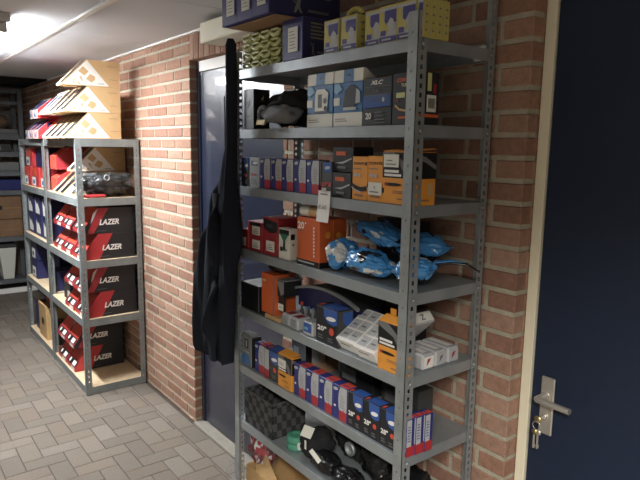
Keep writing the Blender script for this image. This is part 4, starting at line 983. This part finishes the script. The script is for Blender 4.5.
dl(L0,-4.345,1.112,AZ[3]+.0008,'black and red helmet box, lower right one on the fourth level'); dl(L1,-4.345,1.106,AZ[3]+.178,'black and red helmet box, upper right one on the fourth level')
dl(L0,-4.60,1.108,AZ[3]+.0008,'black and red helmet box, lower middle one on the fourth level'); dl(L1,-4.60,1.112,AZ[3]+.178,'black and red helmet box, upper middle one on the fourth level')
q = MB(); q.box((0,0,0),(.18,.26,.15),M_BLACKM,.002); f = front(q,.18,.26,.15); f.rect(.55,.1,.95,.5,M_LGREY); tag(q.build('parts_box', loc=(-4.83,1.16,AZ[3]+.0008)),'dark box with grey label left of the helmet boxes on the fourth level','box')
for i, w_ in enumerate(('right','left')):
    dl(L0,-4.665-.245*i,1.112,AZ[4]+.0008,'black and red helmet box, lower %s one on the bottom level' % w_); dl(L1,-4.665-.245*i,1.112,AZ[4]+.178,'black and red helmet box, upper %s one on the bottom level' % w_)

# farther rack contents
def shoe(w,d,h,m,mode):
    q = MB(); q.box((0,0,0),(w,d,h),m,.002); f = front(q,w,d,h)
    if mode == 0: f.poly([(.2,.15),(.2,.85),(.45,.62),(.55,.72),(.85,.40),(.85,.15)],M_WHITE)
    elif mode == 1: f.rect(.1,.08,.75,.60,M_WHITE); f.rect(.2,.2,.5,.4,M_NAVY)
    elif mode == 2: f.rect(.05,.05,.6,.50,M_WHITE); f.rect(.15,.15,.45,.35,M_BLUE2); f.rect(.05,.55,.95,.97,M_ORED)
    return q
GN = 'navy shoe boxes with white print on the farther rack'
s0 = shoe(.225,.34,.165,M_NAVY,0).build('shoe_box', loc=(-5.835,1.13,AZ[2]+.0008)); tag(s0,'navy box with white print, lower left on the third level of the farther rack','box',GN)
for i in range(3):
    for j in range(2):
        if i or j: dup(s0,(-5.835+.268*i,1.13,AZ[2]+.0008+.168*j),'navy box with white print, %s %s on the third level of the farther rack' % (('lower','upper')[j],('left','middle','right')[i]))
s1 = shoe(.20,.30,.165,M_NAVY,1).build('shoe_box', loc=(-5.80,1.13,AZ[3]+.0008)); tag(s1,'navy box with white label, lower left on the fourth level of the farther rack','box',GN)
dup(s1,(-5.79,1.13,AZ[3]+.168),'navy box with white label, upper left on the fourth level of the farther rack'); dup(s1,(-5.24,1.15,AZ[3]+.0008),'navy box with white label beside the post on the fourth level of the farther rack')
q = MB(); q.box((0,0,0),(.30,.2,.33),M_NAVY,.002); tag(q.build('storage_bin', loc=(-5.57,1.24,AZ[3]+.0008)),'tall plain navy box at the back of the fourth level of the farther rack','box')
s2 = shoe(.24,.30,.16,M_RED,2).build('shoe_box', loc=(-5.83,1.12,AZ[1]+.0008)); tag(s2,'red box with white label, left on the second level of the farther rack','box','red boxes on the farther rack')
dup(s2,(-5.54,1.12,AZ[1]+.0008),'red box with white label, middle on the second level of the farther rack'); dup(s2,(-5.27,1.13,AZ[1]+.0008),'red box with white label, right on the second level of the farther rack')
dup(s2,(-5.835,1.14,AZ[1]+.162),'red box with white label, stacked highest on the second level of the farther rack')
q = MB(); q.box((0,0,0),(.50,.26,.165),M_NAVY,.002); tag(q.build('shoe_box', loc=(-5.55,1.16,AZ[1]+.163)),'long navy box on the red ones on the farther rack','box')
t = thing('cardboard_box','brown cardboard box with dark hand hole on the bottom of the farther rack','box',(-5.58,1.12,AZ[4]+.0008)); q = MB(); q.box((0,0,0),(.26,.30,.28),M_CARD,.002); f = front(q,.26,.3,.28); f.rect(.35,.42,.7,.62,M_BLACK); q.build('body', t); q = MB(); q.box((.0,-.003,.265),(.26,.01,.30),M_CARD,.001); q.build('flap', t)
q = MB(); q.box((0,0,0),(.20,.24,.25),M_NAVY,.002); tag(q.build('shoe_box', loc=(-5.81,1.14,AZ[4]+.0008)),'dark blue box left of the brown one on the bottom of the farther rack','box')
o_ = crumple(.20,.2,.10,50,M_CRIM,amp=.15).build('soft_pack', loc=(-5.46,1.26,AZ[4]+.285)); tag(o_,'dark red bundle on the brown cardboard box','package')
q = MB(); q.lathe([(.05,0),(.055,.01),(.055,.17),(.04,.19),(.04,.21)],(0,0,0),M_BLKPL,20); tag(q.build('canister', loc=(-5.17,1.20,AZ[4]+.0008)),'dark round canister beside the post on the bottom of the farther rack','canister')

# ------------------------------------------------------------------ rack on the far wall
XF = -7.6
t = thing('storage_rack','grey storage rack across the far end of the passage, seen left of the nearer racks','storage rack',(XF-.2,.75,0)); M_FAR = mat('grey_painted_steel', srgb(112,116,120), .5, .4)
for y in (-.7,.70):
    for x in (.2,-.2):
        q = MB(); q.box((x-.02,y-.025,0),(x+.02,y+.025,2.33),M_FAR,.002); q.build('post', t)
for z0, z1 in ((1.769,1.835),(1.575,1.632),(1.357,1.415),(1.137,1.195),(.60,.655),(.10,.15)):
    q = MB(); q.box((.1985-.02,-.674,z0),(.2,.674,z1),M_FAR,.002); q.box((-.2,-.674,z0+.02),(.1780,.674,z0+.035),M_FAR); q.build('shelf', t)
q = MB(); q.box((.18,-.674,2.16),(.2,.674,2.20),M_FAR,.002); q.box((-.2,-.674,2.18),(.178,.674,2.195),M_FAR); q.build('shelf', t)
q = MB(); q.box((.18,-.674,2.29),(.2,.674,2.33),M_FAR,.002); q.build('top_rail', t)
def far(name, lab, cat, y0, y1, z0, h, m, fn=None, dx=.0, d=.3):
    q = MB(); q.box((XF-.02-d-dx,y0,z0),(XF-.02-dx,y1,z0+h),m,.004)
    g = Face(q,(XF-.02-dx,y0,z0),(0,1,0),(0,0,1),y1-y0,h)
    if fn: fn(g)
    tag(q.build(name), lab, cat)
far('storage_bin','blue storage bin, right one on the far rack','bin',1.03,1.42,1.196,.12,M_BLUE); far('storage_bin','blue storage bin, left one on the far rack','bin',.62,1.02,1.196,.12,M_BLUE)
far('cardboard_box','brown cardboard box, upper one under the blue bins of the far rack','box',1.17,1.41,.862,.26,M_BROWN,lambda g:(g.rect(.0,.42,.15,.6,M_BLACK),g.rect(.2,.48,.98,.5,M_CARD)))
far('cardboard_box','brown cardboard box, lower one under the blue bins of the far rack','box',1.10,1.41,.656,.20,M_BROWN,lambda g:g.rect(.1,.4,.9,.42,M_CARD))
far('cardboard_box','dark brown box left of the upper brown cardboard box of the far rack','box',.80,1.08,.656,.40,M_BROWN)
for y0,y1,lab in ((1.02,1.18,'left'),(1.19,1.41,'right')): far('plastic_tray','pale grey tray on the fourth board of the far rack, %s one' % lab,'tray',y0,y1,1.4158,.10,M_MGREY)
far('plastic_tray','grey tray on the third board of the far rack','tray',1.08,1.34,1.6328,.09,M_DGREY,lambda g:g.rect(.1,.2,.6,.8,M_MGREY))
far('plastic_tray','pale tray low behind the wrapped goods on the far rack','tray',1.0,1.42,1.836,.055,M_MGREY)
t = thing('wrapped_goods','brown goods in clear plastic wrap below the top board of the far rack','package',(XF-.16,1.20,1.893))
crumple(.16,.30,.15,61,M_BROWN,amp=.12,n=24).build('contents', t); crumple(.22,.40,.20,60,M_POLY,amp=.14,n=36,fq=4).build('plastic_wrap', t)
# tapered white bin on the floor
t = thing('waste_bin','tapered white plastic bin with dark lid on the bottom board of the far rack','bin',(XF-.15,1.235,.1508))
q = MB(); q.add([(-.09,-.055,0),(.10,-.055,0),(.10,.055,0),(-.09,.055,0),(-.10,-.09,.37),(.12,-.09,.37),(.12,.09,.37),(-.10,.09,.37)],[(3,2,1,0),(4,5,6,7),(0,1,5,4),(1,2,6,5),(2,3,7,6),(3,0,4,7)],M_LABEL); q.build('body', t)
q = MB(); q.box((-.105,-.10,.3706),(.125,.10,.415),M_DGREY,.01); q.build('lid', t)
q = MB(); q.box((XF+.02,-1.69,0),(XF+.04,1.515,.055),M_WHITE,.002); q.box((XF+.041,-1.69,0),(XF+.07,1.515,.012),M_WHITE,.002); structure(q.build('baseboard_far'))

# ================================================================== CAMERA
cam = bpy.data.cameras.new('camera'); co = bpy.data.objects.new('camera', cam); COL.objects.link(co)
fw, rt, up = Vector((-.7856,.5993,-.1537)), Vector((.6046,.7964,.0149)), Vector((-.1313,.0813,.9880))
co.matrix_world = Matrix(((rt.x,up.x,-fw.x,0),(rt.y,up.y,-fw.y,0),(rt.z,up.z,-fw.z,1.7317),(0,0,0,1)))
cam.sensor_width = 36; cam.lens = 592.63/640*36; cam.clip_start = .02
SC.camera = co
w = bpy.data.worlds.new('world'); SC.world = w; w.use_nodes = True; w.node_tree.nodes['Background'].inputs[0].default_value = (.5,.55,.6,1); w.node_tree.nodes['Background'].inputs[1].default_value = .02
SC.view_settings.view_transform = 'Standard'; SC.view_settings.look = 'None'; SC.view_settings.gamma = 1; SC.view_settings.exposure = 0.65
